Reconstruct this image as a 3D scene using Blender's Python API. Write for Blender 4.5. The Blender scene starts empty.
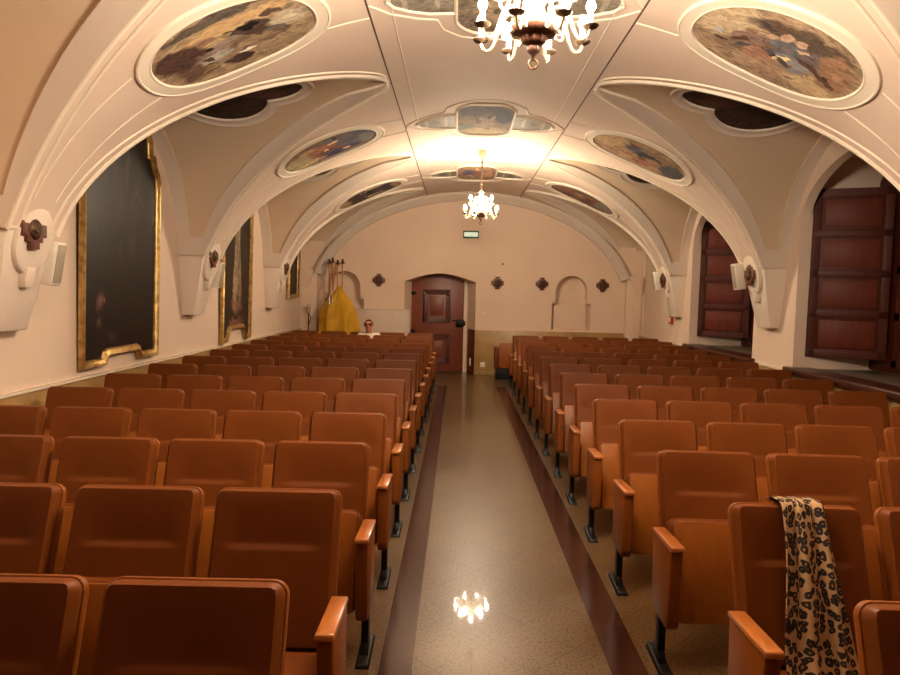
import bpy, bmesh, math, random
from mathutils import Vector, Matrix
random.seed(7)
PI = math.pi
scene = bpy.context.scene
COL = scene.collection
X0 = 0.27                      # room axis
XL, XR, YB, YF = -3.22, 3.74, 14.2, -1.3
PIL = [-2.18, 1.285, 4.75, 8.215, 11.68, 14.6]   # pillar centres along the hall
PAINT_OFF = 0.004

# ------------------------------------------------------------------ helpers
def lin(c):
    return tuple((x/255/12.92 if x/255 <= 0.04045 else ((x/255+0.055)/1.055)**2.4) for x in c)

class MB:
    """collects shapes and links them as ONE mesh object"""
    def __init__(s):
        s.v, s.f, s.m, s.uv = [], [], [], {}
    def add(s, vs, fs, m=0, uvs=None):
        o = len(s.v)
        s.v += [tuple(p) for p in vs]
        for f in fs:
            if uvs is not None:
                s.uv[len(s.f)] = [uvs[i] for i in f]
            s.f.append([i+o for i in f]); s.m.append(m)
        return s
    def box(s, c, d, m=0, mat=None):
        x, y, z = d[0]/2, d[1]/2, d[2]/2
        vs = [Vector((i*x, j*y, k*z)) for i in (-1, 1) for j in (-1, 1) for k in (-1, 1)]
        if mat is not None: vs = [mat @ p for p in vs]
        vs = [p+Vector(c) for p in vs]
        return s.add(vs, [(0,1,3,2),(4,6,7,5),(0,4,5,1),(2,3,7,6),(0,2,6,4),(1,5,7,3)], m)
    def b2(s, lo, hi, m=0):
        return s.box([(a+b)/2 for a, b in zip(lo, hi)], [b-a for a, b in zip(lo, hi)], m)
    def hexa(s, p, m=0):       # bottom 4 then top 4, same winding
        return s.add(p, [(3,2,1,0),(4,5,6,7),(0,1,5,4),(1,2,6,5),(2,3,7,6),(3,0,4,7)], m)
    def tube(s, pts, r, n=8, closed=False, m=0):
        P = [Vector(p) for p in pts]; N = len(P)
        rs = r if isinstance(r, (list, tuple)) else [r]*N
        vs = []; up = None
        for i, p in enumerate(P):
            a = P[(i-1) % N] if (closed or i > 0) else p
            b = P[(i+1) % N] if (closed or i < N-1) else p
            t = (b-a)
            if t.length < 1e-9: t = Vector((0, 0, 1))
            t.normalize()
            if up is None:
                up = Vector((0, 0, 1)) if abs(t.z) < .9 else Vector((1, 0, 0))
            sx = up - t*up.dot(t)
            if sx.length < 1e-6: sx = t.orthogonal()
            sx.normalize(); up = sx; sy = t.cross(sx)
            for k in range(n):
                a_ = 2*PI*k/n
                vs.append(p+(sx*math.cos(a_)+sy*math.sin(a_))*rs[i])
        fs = []
        for i in range(N if closed else N-1):
            j = (i+1) % N
            for k in range(n):
                l = (k+1) % n
                fs.append((i*n+k, i*n+l, j*n+l, j*n+k))
        if not closed:
            fs.append(tuple(reversed(range(n)))); fs.append(tuple((N-1)*n+k for k in range(n)))
        return s.add(vs, fs, m)
    def lathe(s, prof, c=(0, 0, 0), n=24, m=0, fn=None):
        vs = []; c = Vector(c)
        for r, z in prof:
            for k in range(n):
                a = 2*PI*k/n
                rr = r if fn is None else r*fn(a, z)
                vs.append(c+Vector((rr*math.cos(a), rr*math.sin(a), z)))
        fs = [(i*n+k, i*n+(k+1) % n, (i+1)*n+(k+1) % n, (i+1)*n+k) for i in range(len(prof)-1) for k in range(n)]
        fs.append(tuple(reversed(range(n)))); fs.append(tuple((len(prof)-1)*n+k for k in range(n)))
        return s.add(vs, fs, m)
    def grid(s, rows, m=0, uvs=None, mf=None):
        nr, nc = len(rows), len(rows[0])
        vs = [p for r in rows for p in r]
        o = len(s.v); s.v += [tuple(p) for p in vs]
        for i in range(nr-1):
            for j in range(nc-1):
                q = (i*nc+j, i*nc+j+1, (i+1)*nc+j+1, (i+1)*nc+j)
                if uvs: s.uv[len(s.f)] = [uvs[a//nc][a % nc] for a in q]
                s.f.append([a+o for a in q]); s.m.append(m if mf is None else mf(i, j))
        return s
    def prism(s, poly, fn, d0, d1, m=0):     # poly of 2D points, fn(a, b, d) -> 3D
        n = len(poly)
        vs = [fn(a, b, d0) for a, b in poly]+[fn(a, b, d1) for a, b in poly]
        fs = [tuple(reversed(range(n))), tuple(range(n, 2*n))]
        fs += [(i, (i+1) % n, n+(i+1) % n, n+i) for i in range(n)]
        return s.add(vs, fs, m)
    def mesh(s, name, mats, bevel=0, segs=2, smooth=40):
        me = bpy.data.meshes.new(name)
        me.from_pydata(s.v, [], s.f)
        for mt in (mats if isinstance(mats, (list, tuple)) else [mats]): me.materials.append(mt)
        for p, mi in zip(me.polygons, s.m): p.material_index = mi
        if s.uv:
            ul = me.uv_layers.new(name='UVMap')
            for p in me.polygons:
                u = s.uv.get(p.index)
                if u:
                    for li, q in zip(p.loop_indices, u): ul.data[li].uv = q
        bm = bmesh.new(); bm.from_mesh(me)
        if not s.uv: bmesh.ops.remove_doubles(bm, verts=bm.verts, dist=1e-5)
        bmesh.ops.recalc_face_normals(bm, faces=bm.faces)
        if bevel:
            es = [e for e in bm.edges if len(e.link_faces) == 2 and e.calc_face_angle(0) > .5]
            bmesh.ops.bevel(bm, geom=es, offset=bevel, segments=segs, affect='EDGES', profile=.5, clamp_overlap=True)
        bm.to_mesh(me); bm.free()
        if smooth:
            me.shade_smooth(); me.set_sharp_from_angle(angle=math.radians(smooth))
        return me
    def build(s, name, mats, parent=None, loc=None, **k):
        o = bpy.data.objects.new(name, s.mesh(name, mats, **k)); COL.objects.link(o)
        if parent: o.parent = parent
        if loc: o.location = loc
        return o

def tag(o, label=None, cat=None, group=None, kind=None):
    if label: o['label'] = label
    if cat: o['category'] = cat
    if group: o['group'] = group
    if kind: o['kind'] = kind
    return o
def empty(name, loc=(0, 0, 0), rz=0, **k):
    o = bpy.data.objects.new(name, None); COL.objects.link(o)
    o.location = loc; o.rotation_euler = (0, 0, rz); o.empty_display_size = .1
    return tag(o, **k)
def inst(name, me, parent, loc=(0, 0, 0), rot=(0, 0, 0)):
    o = bpy.data.objects.new(name, me); COL.objects.link(o); o.parent = parent
    o.location = loc; o.rotation_euler = rot
    return o
def boolean(o, cutters):
    for c in cutters:
        md = o.modifiers.new('cut', 'BOOLEAN'); md.operation = 'DIFFERENCE'; md.object = c; md.solver = 'EXACT'
    dg = bpy.context.evaluated_depsgraph_get()
    me = bpy.data.meshes.new_from_object(o.evaluated_get(dg))
    o.modifiers.clear(); o.data = me
    for c in cutters: bpy.data.objects.remove(c)
    me.shade_smooth(); me.set_sharp_from_angle(angle=math.radians(35))

# ------------------------------------------------------------------ materials
def nt(name):
    m = bpy.data.materials.new(name); m.use_nodes = True
    t = m.node_tree; return m, t, t.nodes['Principled BSDF']
def mat(name, c, rough=.5, c2=None, scale=8, detail=4, metal=0, coat=0, bump=0, bscale=60, spec=.5, stretch=None, sheen=0):
    m, t, b = nt(name)
    b.inputs['Roughness'].default_value = rough; b.inputs['Metallic'].default_value = metal
    b.inputs['Coat Weight'].default_value = coat; b.inputs['Coat Roughness'].default_value = .15
    b.inputs['Specular IOR Level'].default_value = spec
    tc = t.nodes.new('ShaderNodeTexCoord'); mp = t.nodes.new('ShaderNodeMapping')
    t.links.new(tc.outputs['Object'], mp.inputs['Vector'])
    if stretch: mp.inputs['Scale'].default_value = stretch
    n = t.nodes.new('ShaderNodeTexNoise'); n.inputs['Scale'].default_value = scale; n.inputs['Detail'].default_value = detail
    t.links.new(mp.outputs[0], n.inputs['Vector'])
    r = t.nodes.new('ShaderNodeValToRGB'); r.color_ramp.elements[0].position = .3; r.color_ramp.elements[1].position = .7
    r.color_ramp.elements[0].color = (*lin(c), 1); r.color_ramp.elements[1].color = (*lin(c2 or c), 1)
    t.links.new(n.outputs['Fac'], r.inputs['Fac']); t.links.new(r.outputs['Color'], b.inputs['Base Color'])
    if bump:
        n2 = t.nodes.new('ShaderNodeTexNoise'); n2.inputs['Scale'].default_value = bscale; n2.inputs['Detail'].default_value = 3
        t.links.new(mp.outputs[0], n2.inputs['Vector'])
        bp = t.nodes.new('ShaderNodeBump'); bp.inputs['Strength'].default_value = bump; bp.inputs['Distance'].default_value = .01
        t.links.new(n2.outputs['Fac'], bp.inputs['Height']); t.links.new(bp.outputs[0], b.inputs['Normal'])
    return m
M = {}
M['plaster'] = mat('white_plaster', (230,214,198), .75, (225,208,191), 1.5, bump=.04, bscale=9, spec=.12)
M['panel'] = mat('pale_pink_plaster', (226,203,185), .75, (221,197,178), 1.5, bump=.04, bscale=9, spec=.12)
M['band'] = mat('grey_plaster_band', (216,199,183), .75, (210,193,177), 1.5, bump=.04, bscale=9, spec=.12)
M['cell'] = mat('shade_tinted_plaster', (213,188,161), .8, (206,181,153), 1.2, bump=.04, bscale=9, spec=.12)  # side-cell plaster; part of its tan is shade put into the colour
M['wall'] = mat('wall_paint', (230,208,188), .75, (225,202,181), 1.1, bump=.05, bscale=7, spec=.12)
M['wallback'] = mat('back_wall_paint', (230,204,180), .75, (225,197,172), 1.1, bump=.05, bscale=7, spec=.12)
M['mould'] = mat('white_moulding', (236,222,202), .6, (230,215,194), 3)
M['groove'] = mat('dark_joint', (96,62,40), .8, (80,50,32), 6)
M['dado'] = mat('ochre_marble_dado', (178,142,88), .35, (158,122,70), 5, 8)
M['vinyl'] = mat('orange_brown_vinyl', (108,54,12), .5, (102,50,10), 6, bump=.06, bscale=260, spec=.18)
M['vinyl2'] = mat('armrest_vinyl', (126,66,16), .48, (120,62,14), 5, spec=.25, bump=.04, bscale=260)
M['ply'] = mat('lacquered_plywood', (146,82,26), .4, (134,73,22), 3, 6, stretch=(9, 9, 1), spec=.3)
M['cap'] = mat('lacquered_beech', (178,107,48), .3, (166,97,41), 4, 6, stretch=(12, 1.5, 12), coat=.3)
M['black'] = mat('black_steel', (9,9,9), .45, (12,11,11), 20, spec=.3)
M['mahog'] = mat('mahogany', (108,46,29), .5, (94,38,24), 3, 6, stretch=(9, 9, .8), spec=.25)
M['mahogd'] = mat('dark_mahogany', (84,35,22), .5, (72,29,18), 3, 6, stretch=(9, 9, .8), spec=.25)
M['door'] = mat('red_brown_door_wood', (128,58,30), .42, (106,46,24), 3, 6, stretch=(10, 10, .8))
M['doord'] = mat('door_moulding_wood', (96,42,22), .42, (82,36,19), 3, 6, stretch=(10, 10, .8))
M['sill'] = mat('dark_sill_wood', (78,38,22), .35, (62,29,17), 4, 5, stretch=(8, 1, 8))
M['stone'] = mat('grey_sill_stone', (112,100,88), .4, (96,86,76), 12)
M['iron'] = mat('black_iron', (22,18,16), .5, (30,24,20), 30, metal=.6)
M['bronze'] = mat('dark_bronze', (100,72,48), .45, (58,42,30), 28, metal=.6, bump=.6, bscale=38)
M['crosswood'] = mat('cross_wood', (104,50,30), .45, (86,40,25), 8, stretch=(4, 4, 4))
M['gold'] = mat('gilded_wood', (214,178,112), .34, (140,104,54), 14, 6, metal=.75, bump=.15, bscale=70)
M['white'] = mat('white_enamel', (232,222,206), .45, (226,216,200), 5)
M['boarding'] = mat('painted_boarding', (212,190,170), .55, (204,182,162), 4)
M['grey'] = mat('grey_plastic', (170,158,136), .5, (164,152,130), 5)
M['red'] = mat('red_plastic', (190,40,26), .4, (176,34,22), 6)
M['yellow'] = mat('yellow_cloth', (214,164,26), .75, (186,132,14), 5, bump=.2, bscale=18)
M['pole'] = mat('pale_pole_wood', (190,126,70), .45, (168,106,54), 6, stretch=(8, 8, 1))
M['brass'] = mat('aged_brass', (104,68,38), .35, (70,46,28), 18, metal=.7)
M['crystal'] = mat('ivory_glass', (170,150,120), .14, (156,136,106), 8, spec=.8)
M['dish'] = mat('dark_bronze_dish', (92,58,42), .4, (66,40,30), 16, metal=.5)
M['pan'] = mat('drip_pan_bronze', (112,92,74), .35, (88,72,58), 16, metal=.6)
M['candle'] = mat('candle_sleeve', (244,232,210), .5)
M['skin'] = mat('skin', (196,128,104), .5, (184,114,92), 14)
M['hair'] = mat('grey_hair', (92,72,60), .7, (70,54,46), 60, bump=.5, bscale=120)
M['shirt'] = mat('white_shirt', (238,222,198), .75, (230,214,190), 12, bump=.25, bscale=20)
M['trouser'] = mat('dark_trousers', (46,42,44), .8, (38,35,37), 20)
M['glass'] = mat('dark_glasses', (62,30,28), .3)
M['signgreen'] = mat('sign_green', (60,96,78), .45, (52,86,70), 8)
def emit(name, c, s):
    m, t, b = nt(name)
    b.inputs['Base Color'].default_value = (*lin(c), 1)
    b.inputs['Emission Color'].default_value = (*lin(c), 1); b.inputs['Emission Strength'].default_value = s
    return m
M['bulb'] = emit('lit_bulb', (255,238,212), 420)
M['bulbfar'] = emit('warm_lit_bulb', (255,236,206), 260)
M['signlit'] = emit('lit_sign_face', (206,222,204), .12)

def floor_mat(strip=False):
    m, t, b = nt('polished_dark_granite' if strip else 'polished_speckled_stone'); L = t.links
    tc = t.nodes.new('ShaderNodeTexCoord')
    def noise(s, d=2):
        n = t.nodes.new('ShaderNodeTexNoise'); n.inputs['Scale'].default_value = s; n.inputs['Detail'].default_value = d
        L.new(tc.outputs['Object'], n.inputs['Vector']); return n
    def ramp(src, p0, p1, c0, c1):
        r = t.nodes.new('ShaderNodeValToRGB'); e = r.color_ramp.elements
        e[0].position = p0; e[1].position = p1; e[0].color = (*lin(c0), 1); e[1].color = (*lin(c1), 1)
        L.new(src, r.inputs['Fac']); return r
    def mix(fac, a, bb, mode='MIX'):
        x = t.nodes.new('ShaderNodeMix'); x.data_type = 'RGBA'; x.blend_type = mode
        if isinstance(fac, float): x.inputs['Factor'].default_value = fac
        else: L.new(fac, x.inputs['Factor'])
        for i, q in ((6, a), (7, bb)):
            if isinstance(q, tuple): x.inputs[i].default_value = (*lin(q), 1)
            else: L.new(q, x.inputs[i])
        return x.outputs[2]
    def math_(op, a, bb=None):
        x = t.nodes.new('ShaderNodeMath'); x.operation = op
        for i, q in ((0, a), (1, bb)):
            if q is None: continue
            if isinstance(q, (int, float)): x.inputs[i].default_value = q
            else: L.new(q, x.inputs[i])
        return x.outputs[0]
    if strip:
        base = mix(noise(60, 6).outputs['Fac'], (64,33,24), (50,26,19))
        sp = t.nodes.new('ShaderNodeSeparateXYZ'); L.new(tc.outputs['Object'], sp.inputs[0])
        fr = math_('FRACT', math_('DIVIDE', math_('ADD', sp.outputs[1], 20), .62))
        col = mix(math_('LESS_THAN', fr, .008), base, (34,20,16))
    else:
        big = ramp(noise(2.2, 4).outputs['Fac'], .35, .65, (90,69,42), (78,58,34)).outputs['Color']
        fine = ramp(noise(75, 5).outputs['Fac'], .36, .5, (32,21,10), (110,85,53)).outputs['Color']
        dark = ramp(noise(48, 3).outputs['Fac'], .31, .37, (0,0,0), (255,255,255)).outputs['Color']
        base = mix(.7, big, fine)
        base = mix(math_('SUBTRACT', 1.0, dark), base, (62,44,28))
        sp = t.nodes.new('ShaderNodeSeparateXYZ'); L.new(tc.outputs['Object'], sp.inputs[0])
        p = math_('FRACT', math_('DIVIDE', math_('ADD', math_('ADD', sp.outputs[0], sp.outputs[1]), 45-3.63), .452))
        q = math_('FRACT', math_('DIVIDE', math_('ADD', math_('SUBTRACT', sp.outputs[1], sp.outputs[0]), 45.2-3.07-.0), .452))
        jp = math_('LESS_THAN', p, .013); jq = math_('LESS_THAN', q, .013)
        j = math_('MULTIPLY', math_('MAXIMUM', jp, jq), .8)
        col = mix(j, base, (50,36,24))
    L.new(col, b.inputs['Base Color'])
    b.inputs['Roughness'].default_value = .34 if not strip else .2
    b.inputs['Coat Weight'].default_value = .2 if strip else .38; b.inputs['Coat Roughness'].default_value = .12 if strip else .035
    b.inputs['Specular IOR Level'].default_value = .25
    return m
M['floor'] = floor_mat(); M['strip'] = floor_mat(True)

def painting(name, base, blobs, rough=.45, warp=.5, fine=5, coat=0, dirt=.24, soft=.8, spec=.1, crowd=0):
    """layered procedural paint: base tones plus soft brushed patches at (u,v,ru,rv,angle,colour)"""
    m, t, b = nt(name); L = t.links
    uv = t.nodes.new('ShaderNodeUVMap'); uv.uv_map = 'UVMap'
    n = t.nodes.new('ShaderNodeTexNoise'); n.inputs['Scale'].default_value = fine; n.inputs['Detail'].default_value = 5
    L.new(uv.outputs[0], n.inputs['Vector'])
    s = t.nodes.new('ShaderNodeVectorMath'); s.operation = 'SUBTRACT'; s.inputs[1].default_value = (.5, .5, .5)
    L.new(n.outputs['Color'], s.inputs[0])
    k = t.nodes.new('ShaderNodeVectorMath'); k.operation = 'SCALE'; k.inputs['Scale'].default_value = warp
    L.new(s.outputs[0], k.inputs[0])
    a = t.nodes.new('ShaderNodeVectorMath'); L.new(uv.outputs[0], a.inputs[0]); L.new(k.outputs[0], a.inputs[1])
    r = t.nodes.new('ShaderNodeValToRGB'); e = r.color_ramp.elements
    e[0].position = .35; e[1].position = .65; e[0].color = (*lin(base[0]), 1); e[1].color = (*lin(base[1]), 1)
    L.new(n.outputs['Fac'], r.inputs['Fac']); col = r.outputs['Color']
    rnd = random.Random(name)
    blobs = list(blobs)
    pal = [bb[5] for bb in blobs]
    for q in range(crowd):
        c = rnd.choice(pal); k = rnd.choice((.6, .75, 1.2, 1.35))
        ang_ = rnd.uniform(0, 6.28); rad_ = rnd.uniform(.1, .75)
        blobs.append((rad_*math.cos(ang_), rad_*math.sin(ang_), rnd.uniform(.05, .16), rnd.uniform(.04, .10), rnd.uniform(-60, 60), tuple(min(255, x_*k) for x_ in c)))
    for (u, v, ru, rv, ang, c) in blobs:
        mp = t.nodes.new('ShaderNodeMapping'); mp.vector_type = 'TEXTURE'
        mp.inputs['Location'].default_value = (u, v, 0); mp.inputs['Rotation'].default_value = (0, 0, math.radians(ang))
        mp.inputs['Scale'].default_value = (ru, rv, 1); L.new(a.outputs[0], mp.inputs['Vector'])
        ln = t.nodes.new('ShaderNodeVectorMath'); ln.operation = 'LENGTH'
        ml = t.nodes.new('ShaderNodeVectorMath'); ml.operation = 'MULTIPLY'; ml.inputs[1].default_value = (1, 1, 0)
        L.new(mp.outputs[0], ml.inputs[0]); L.new(ml.outputs[0], ln.inputs[0])
        mr = t.nodes.new('ShaderNodeMapRange'); mr.inputs['From Min'].default_value = 1.05; mr.inputs['From Max'].default_value = soft
        L.new(ln.outputs['Value'], mr.inputs['Value'])
        x = t.nodes.new('ShaderNodeMix'); x.data_type = 'RGBA'
        L.new(mr.outputs[0], x.inputs['Factor']); L.new(col, x.inputs[6]); x.inputs[7].default_value = (*lin(c), 1)
        col = x.outputs[2]
    # brushy light and dark paint strokes
    mp = t.nodes.new('ShaderNodeMapping'); mp.inputs['Rotation'].default_value = (0, 0, .6); mp.inputs['Scale'].default_value = (3.2, 9, 1)
    L.new(a.outputs[0], mp.inputs['Vector'])
    w = t.nodes.new('ShaderNodeTexNoise'); w.inputs['Scale'].default_value = 1.3; w.inputs['Detail'].default_value = 7; w.inputs['Distortion'].default_value = 1.6
    L.new(mp.outputs[0], w.inputs['Vector'])
    x = t.nodes.new('ShaderNodeMix'); x.data_type = 'RGBA'; x.blend_type = 'OVERLAY'; x.inputs['Factor'].default_value = min(1, dirt*2)
    rr = t.nodes.new('ShaderNodeValToRGB'); rr.color_ramp.elements[0].color = (.06, .045, .035, 1); rr.color_ramp.elements[0].position = .36; rr.color_ramp.elements[1].position = .66
    rr.color_ramp.elements[1].color = (.85, .8, .72, 1)
    L.new(w.outputs['Fac'], rr.inputs['Fac']); L.new(col, x.inputs[6]); L.new(rr.outputs['Color'], x.inputs[7])
    hs = t.nodes.new('ShaderNodeHueSaturation'); hs.inputs['Saturation'].default_value = .74; L.new(x.outputs[2], hs.inputs['Color'])
    L.new(hs.outputs[0], b.inputs['Base Color']); b.inputs['Roughness'].default_value = rough
    b.inputs['Specular IOR Level'].default_value = spec
    b.inputs['Coat Weight'].default_value = coat; b.inputs['Coat Roughness'].default_value = .18
    return m

# ------------------------------------------------------------------ vault geometry
AA, Z0, HH, US = 3.3, 1.5, 2.22, 3.2       # barrel: half width, centre height, rise, springing
SPR = 2.05                                   # springing height of the side cells
CW = .28                                     # half width of a corbel
def Bz(u): return Z0+HH*math.sqrt(max(0, 1-(u/AA)**2))
TS = math.asin(US/AA)
UA = .97
TA = math.asin(UA/AA)
def ridge(u): return Bz(UA)+(3.47-Bz(UA))*(u-UA)/(3.5-UA)
def surf(sg, th, Y, off=0):
    """point on the barrel at polar angle th on side sg, pushed into the room by off"""
    u = AA*math.sin(th); z = Z0+HH*math.cos(th)
    n = Vector((HH*math.sin(th), AA*math.cos(th))); n.normalize()
    return Vector((X0+sg*(u-n.x*off), Y, z-n.y*off))
# arc length table
NT = 400
ARC = [0]
for i in range(NT):
    a, b_ = i/NT*PI/2, (i+1)/NT*PI/2
    ARC.append(ARC[-1]+math.hypot(AA*(math.sin(b_)-math.sin(a)), HH*(math.cos(b_)-math.cos(a))))
def th_of(s):
    s = max(0, min(s, ARC[-1]-1e-6)); lo, hi = 0, NT
    while hi-lo > 1:
        md = (lo+hi)//2
        if ARC[md] <= s: lo = md
        else: hi = md
    return (lo+(s-ARC[lo])/(ARC[hi]-ARC[lo]))/NT*PI/2
def s_of(th):
    x = th/(PI/2)*NT; i = min(int(x), NT-1); return ARC[i]+(ARC[i+1]-ARC[i])*(x-i)
def surf_s(s, Y, off=0):     # signed arc length across the hall
    return surf(1 if s >= 0 else -1, th_of(abs(s)), Y, off)

bays = [((a+b)/2, (b-a)/2-CW) for a, b in zip(PIL[:-1], PIL[1:])]     # centre, half width of each side cell
def phig(u):
    if u >= US: return PI/2
    k = (Bz(u)-SPR)/(ridge(u)-SPR)
    return math.acos(max(0, min(1, k)))
def lun(sg, u, bay, ph, off=0):
    c, w = bay
    return Vector((X0+sg*u, c+(w-off)*math.sin(ph), SPR+(ridge(u)-SPR-off)*math.cos(ph)))
ceil = MB()
# crown
ys = [-2.18+(14.6+2.18)*i/80 for i in range(81)]
ths = [-TA+2*TA*i/24 for i in range(25)]
ceil.grid([[surf(1 if t >= 0 else -1, abs(t), y) for t in ths] for y in ys], 1)
NR = 40
tt = [TA+(TS-TA)*(i/NR)**1.0 for i in range(NR+1)]
# denser near the apex
tt = sorted(set(tt+[TA+(tt[1]-TA)*k/6 for k in range(1, 6)]))
for sg in (-1, 1):
    for pi, py in enumerate(PIL):
        rows = []
        for t in tt:
            u = AA*math.sin(t); ph = phig(u)
            lo = py if pi == 0 else bays[pi-1][0]+bays[pi-1][1]*math.sin(ph)
            hi = py if pi == len(PIL)-1 else bays[pi][0]-bays[pi][1]*math.sin(ph)
            rows.append([surf(sg, t, lo+(hi-lo)*j/16) for j in range(17)])
        ceil.grid(rows, 1)
    us = [AA*math.sin(t) for t in tt]+[3.22, 3.3, 3.335, 3.34, 3.52]
    BW = .20
    for bay in bays:
        R = bay[1]
        rows = []
        for u in us:
            pg = phig(u); b_ = min(BW/R*1.05, pg*.45)
            o = .022
            if u >= 3.34:
                ps = [(-pg, 0), (-pg, o), (-pg+b_, o), (-pg+b_, o)]+[((-pg+b_)+(2*(pg-b_))*j/20, o) for j in range(1, 20)]+[(pg-b_, o), (pg-b_, o), (pg, o), (pg, 0)]
            else:
                ps = [(-pg, 0), (-pg, o), (-pg+b_, o), (-pg+b_+.004, 0)]+[((-pg+b_)+(2*(pg-b_))*j/20, 0) for j in range(1, 20)]+[(pg-b_-.004, 0), (pg-b_, o), (pg, o), (pg, 0)]
            rows.append([lun(sg, u, bay, p, of) for p, of in ps])
        nc = len(rows[0]); nr = len(rows)
        ceil.grid(rows, mf=lambda i, j: 2 if (j < 3 or j >= nc-4 or i >= nr-2) else 3)
tag(ceil.build('ceiling', [M['plaster'], M['panel'], M['band'], M['cell']], smooth=30), kind='structure')

# mouldings on the vault
def trim(name, mb, m, **k): return tag(mb.build(name, m, **k), kind='structure')
gro = MB(); inner = MB()
for sg in (-1, 1):
    for bi, bay in enumerate(bays):
        for side in (-1, 1):
            pts, pin = [], []
            pil = PIL[bi] if side < 0 else PIL[bi+1]
            for t in tt:
                u = AA*math.sin(t); v = bay[0]+side*bay[1]*math.sin(phig(u))
                pts.append(surf(sg, t, v, .004))
                g = abs(v-pil)
                d = min(.105, g*.36)
                pin.append(surf(sg, t, v+side*d, .003))
            gro.tube(pts, .017, 8); inner.tube(pin, .011, 6)
trim('trim_1', gro, M['mould']); trim('trim_2', inner, M['mould'])
lines = MB(); ridgeL = MB(); 
for sg in (-1, 1):
    for uu, mb, r in ((.935, lines, .007), (.78, ridgeL, .007)):
        t = math.asin(uu/AA)
        mb.tube([surf(sg, t, -2.18+(14.2+2.18)*i/60, .0) for i in range(61)], r, 6)
trim('trim_3', lines, M['groove']); trim('trim_4', ridgeL, M['plaster'])

# outlines of frescoes in (s, v) space
def sup(a, b, n=64, e=2.25):
    out = []
    for i in range(n):
        q = 2*PI*i/n; c, s = math.cos(q), math.sin(q)
        out.append((a*math.copysign(abs(c)**(2/e), c), b*math.copysign(abs(s)**(2/e), s)))
    return out
def offset(poly, d):
    n = len(poly); out = []
    for i in range(n):
        p0, p, p1 = (Vector(poly[(i-1) % n]), Vector(poly[i]), Vector(poly[(i+1) % n]))
        e0 = (p-p0); e1 = (p1-p)
        if e0.length < 1e-9 or e1.length < 1e-9: out.append(tuple(p)); continue
        e0.normalize(); e1.normalize()
        n0, n1 = Vector((e0.y, -e0.x)), Vector((e1.y, -e1.x))
        b = n0+n1
        if b.length < 1e-6: b = n0
        b.normalize(); k = max(.45, b.dot(n0))
        out.append(tuple(p+b*(d/k)))
    return out
def fill(mb, poly, fn, off, rings=10, m=0):
    """polar fill of a star-shaped outline, UV spans its box"""
    xs = [p[0] for p in poly]; yy = [p[1] for p in poly]
    cx, cy = (max(xs)+min(xs))/2, (max(yy)+min(yy))/2
    hx, hy = (max(xs)-min(xs))/2, (max(yy)-min(yy))/2
    rows, uvs = [], []
    for r in range(rings+1):
        k = max(r/rings, 1e-4)
        q = [(cx+(x-cx)*k, cy+(y-cy)*k) for x, y in poly]; q.append(q[0])
        rows.append([fn(a, b, off) for a, b in q]); uvs.append([((a-cx)/hx, (b-cy)/hy) for a, b in q])
    mb.grid(rows, m, uvs)
def frame_ring(mb, poly, fn, prof, m=0):
    """prof: list of (outward distance, height)"""
    rows = []
    for d, h in prof:
        q = offset(poly, d); q.append(q[0]); rows.append([fn(a, b, h) for a, b in q])
    mb.grid(rows, m)
FPROF = [(-.004, .0), (0, .012), (.008, .018), (.02, .014), (.088, .014), (.094, .02), (.106, .016), (.11, -.004)]

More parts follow.
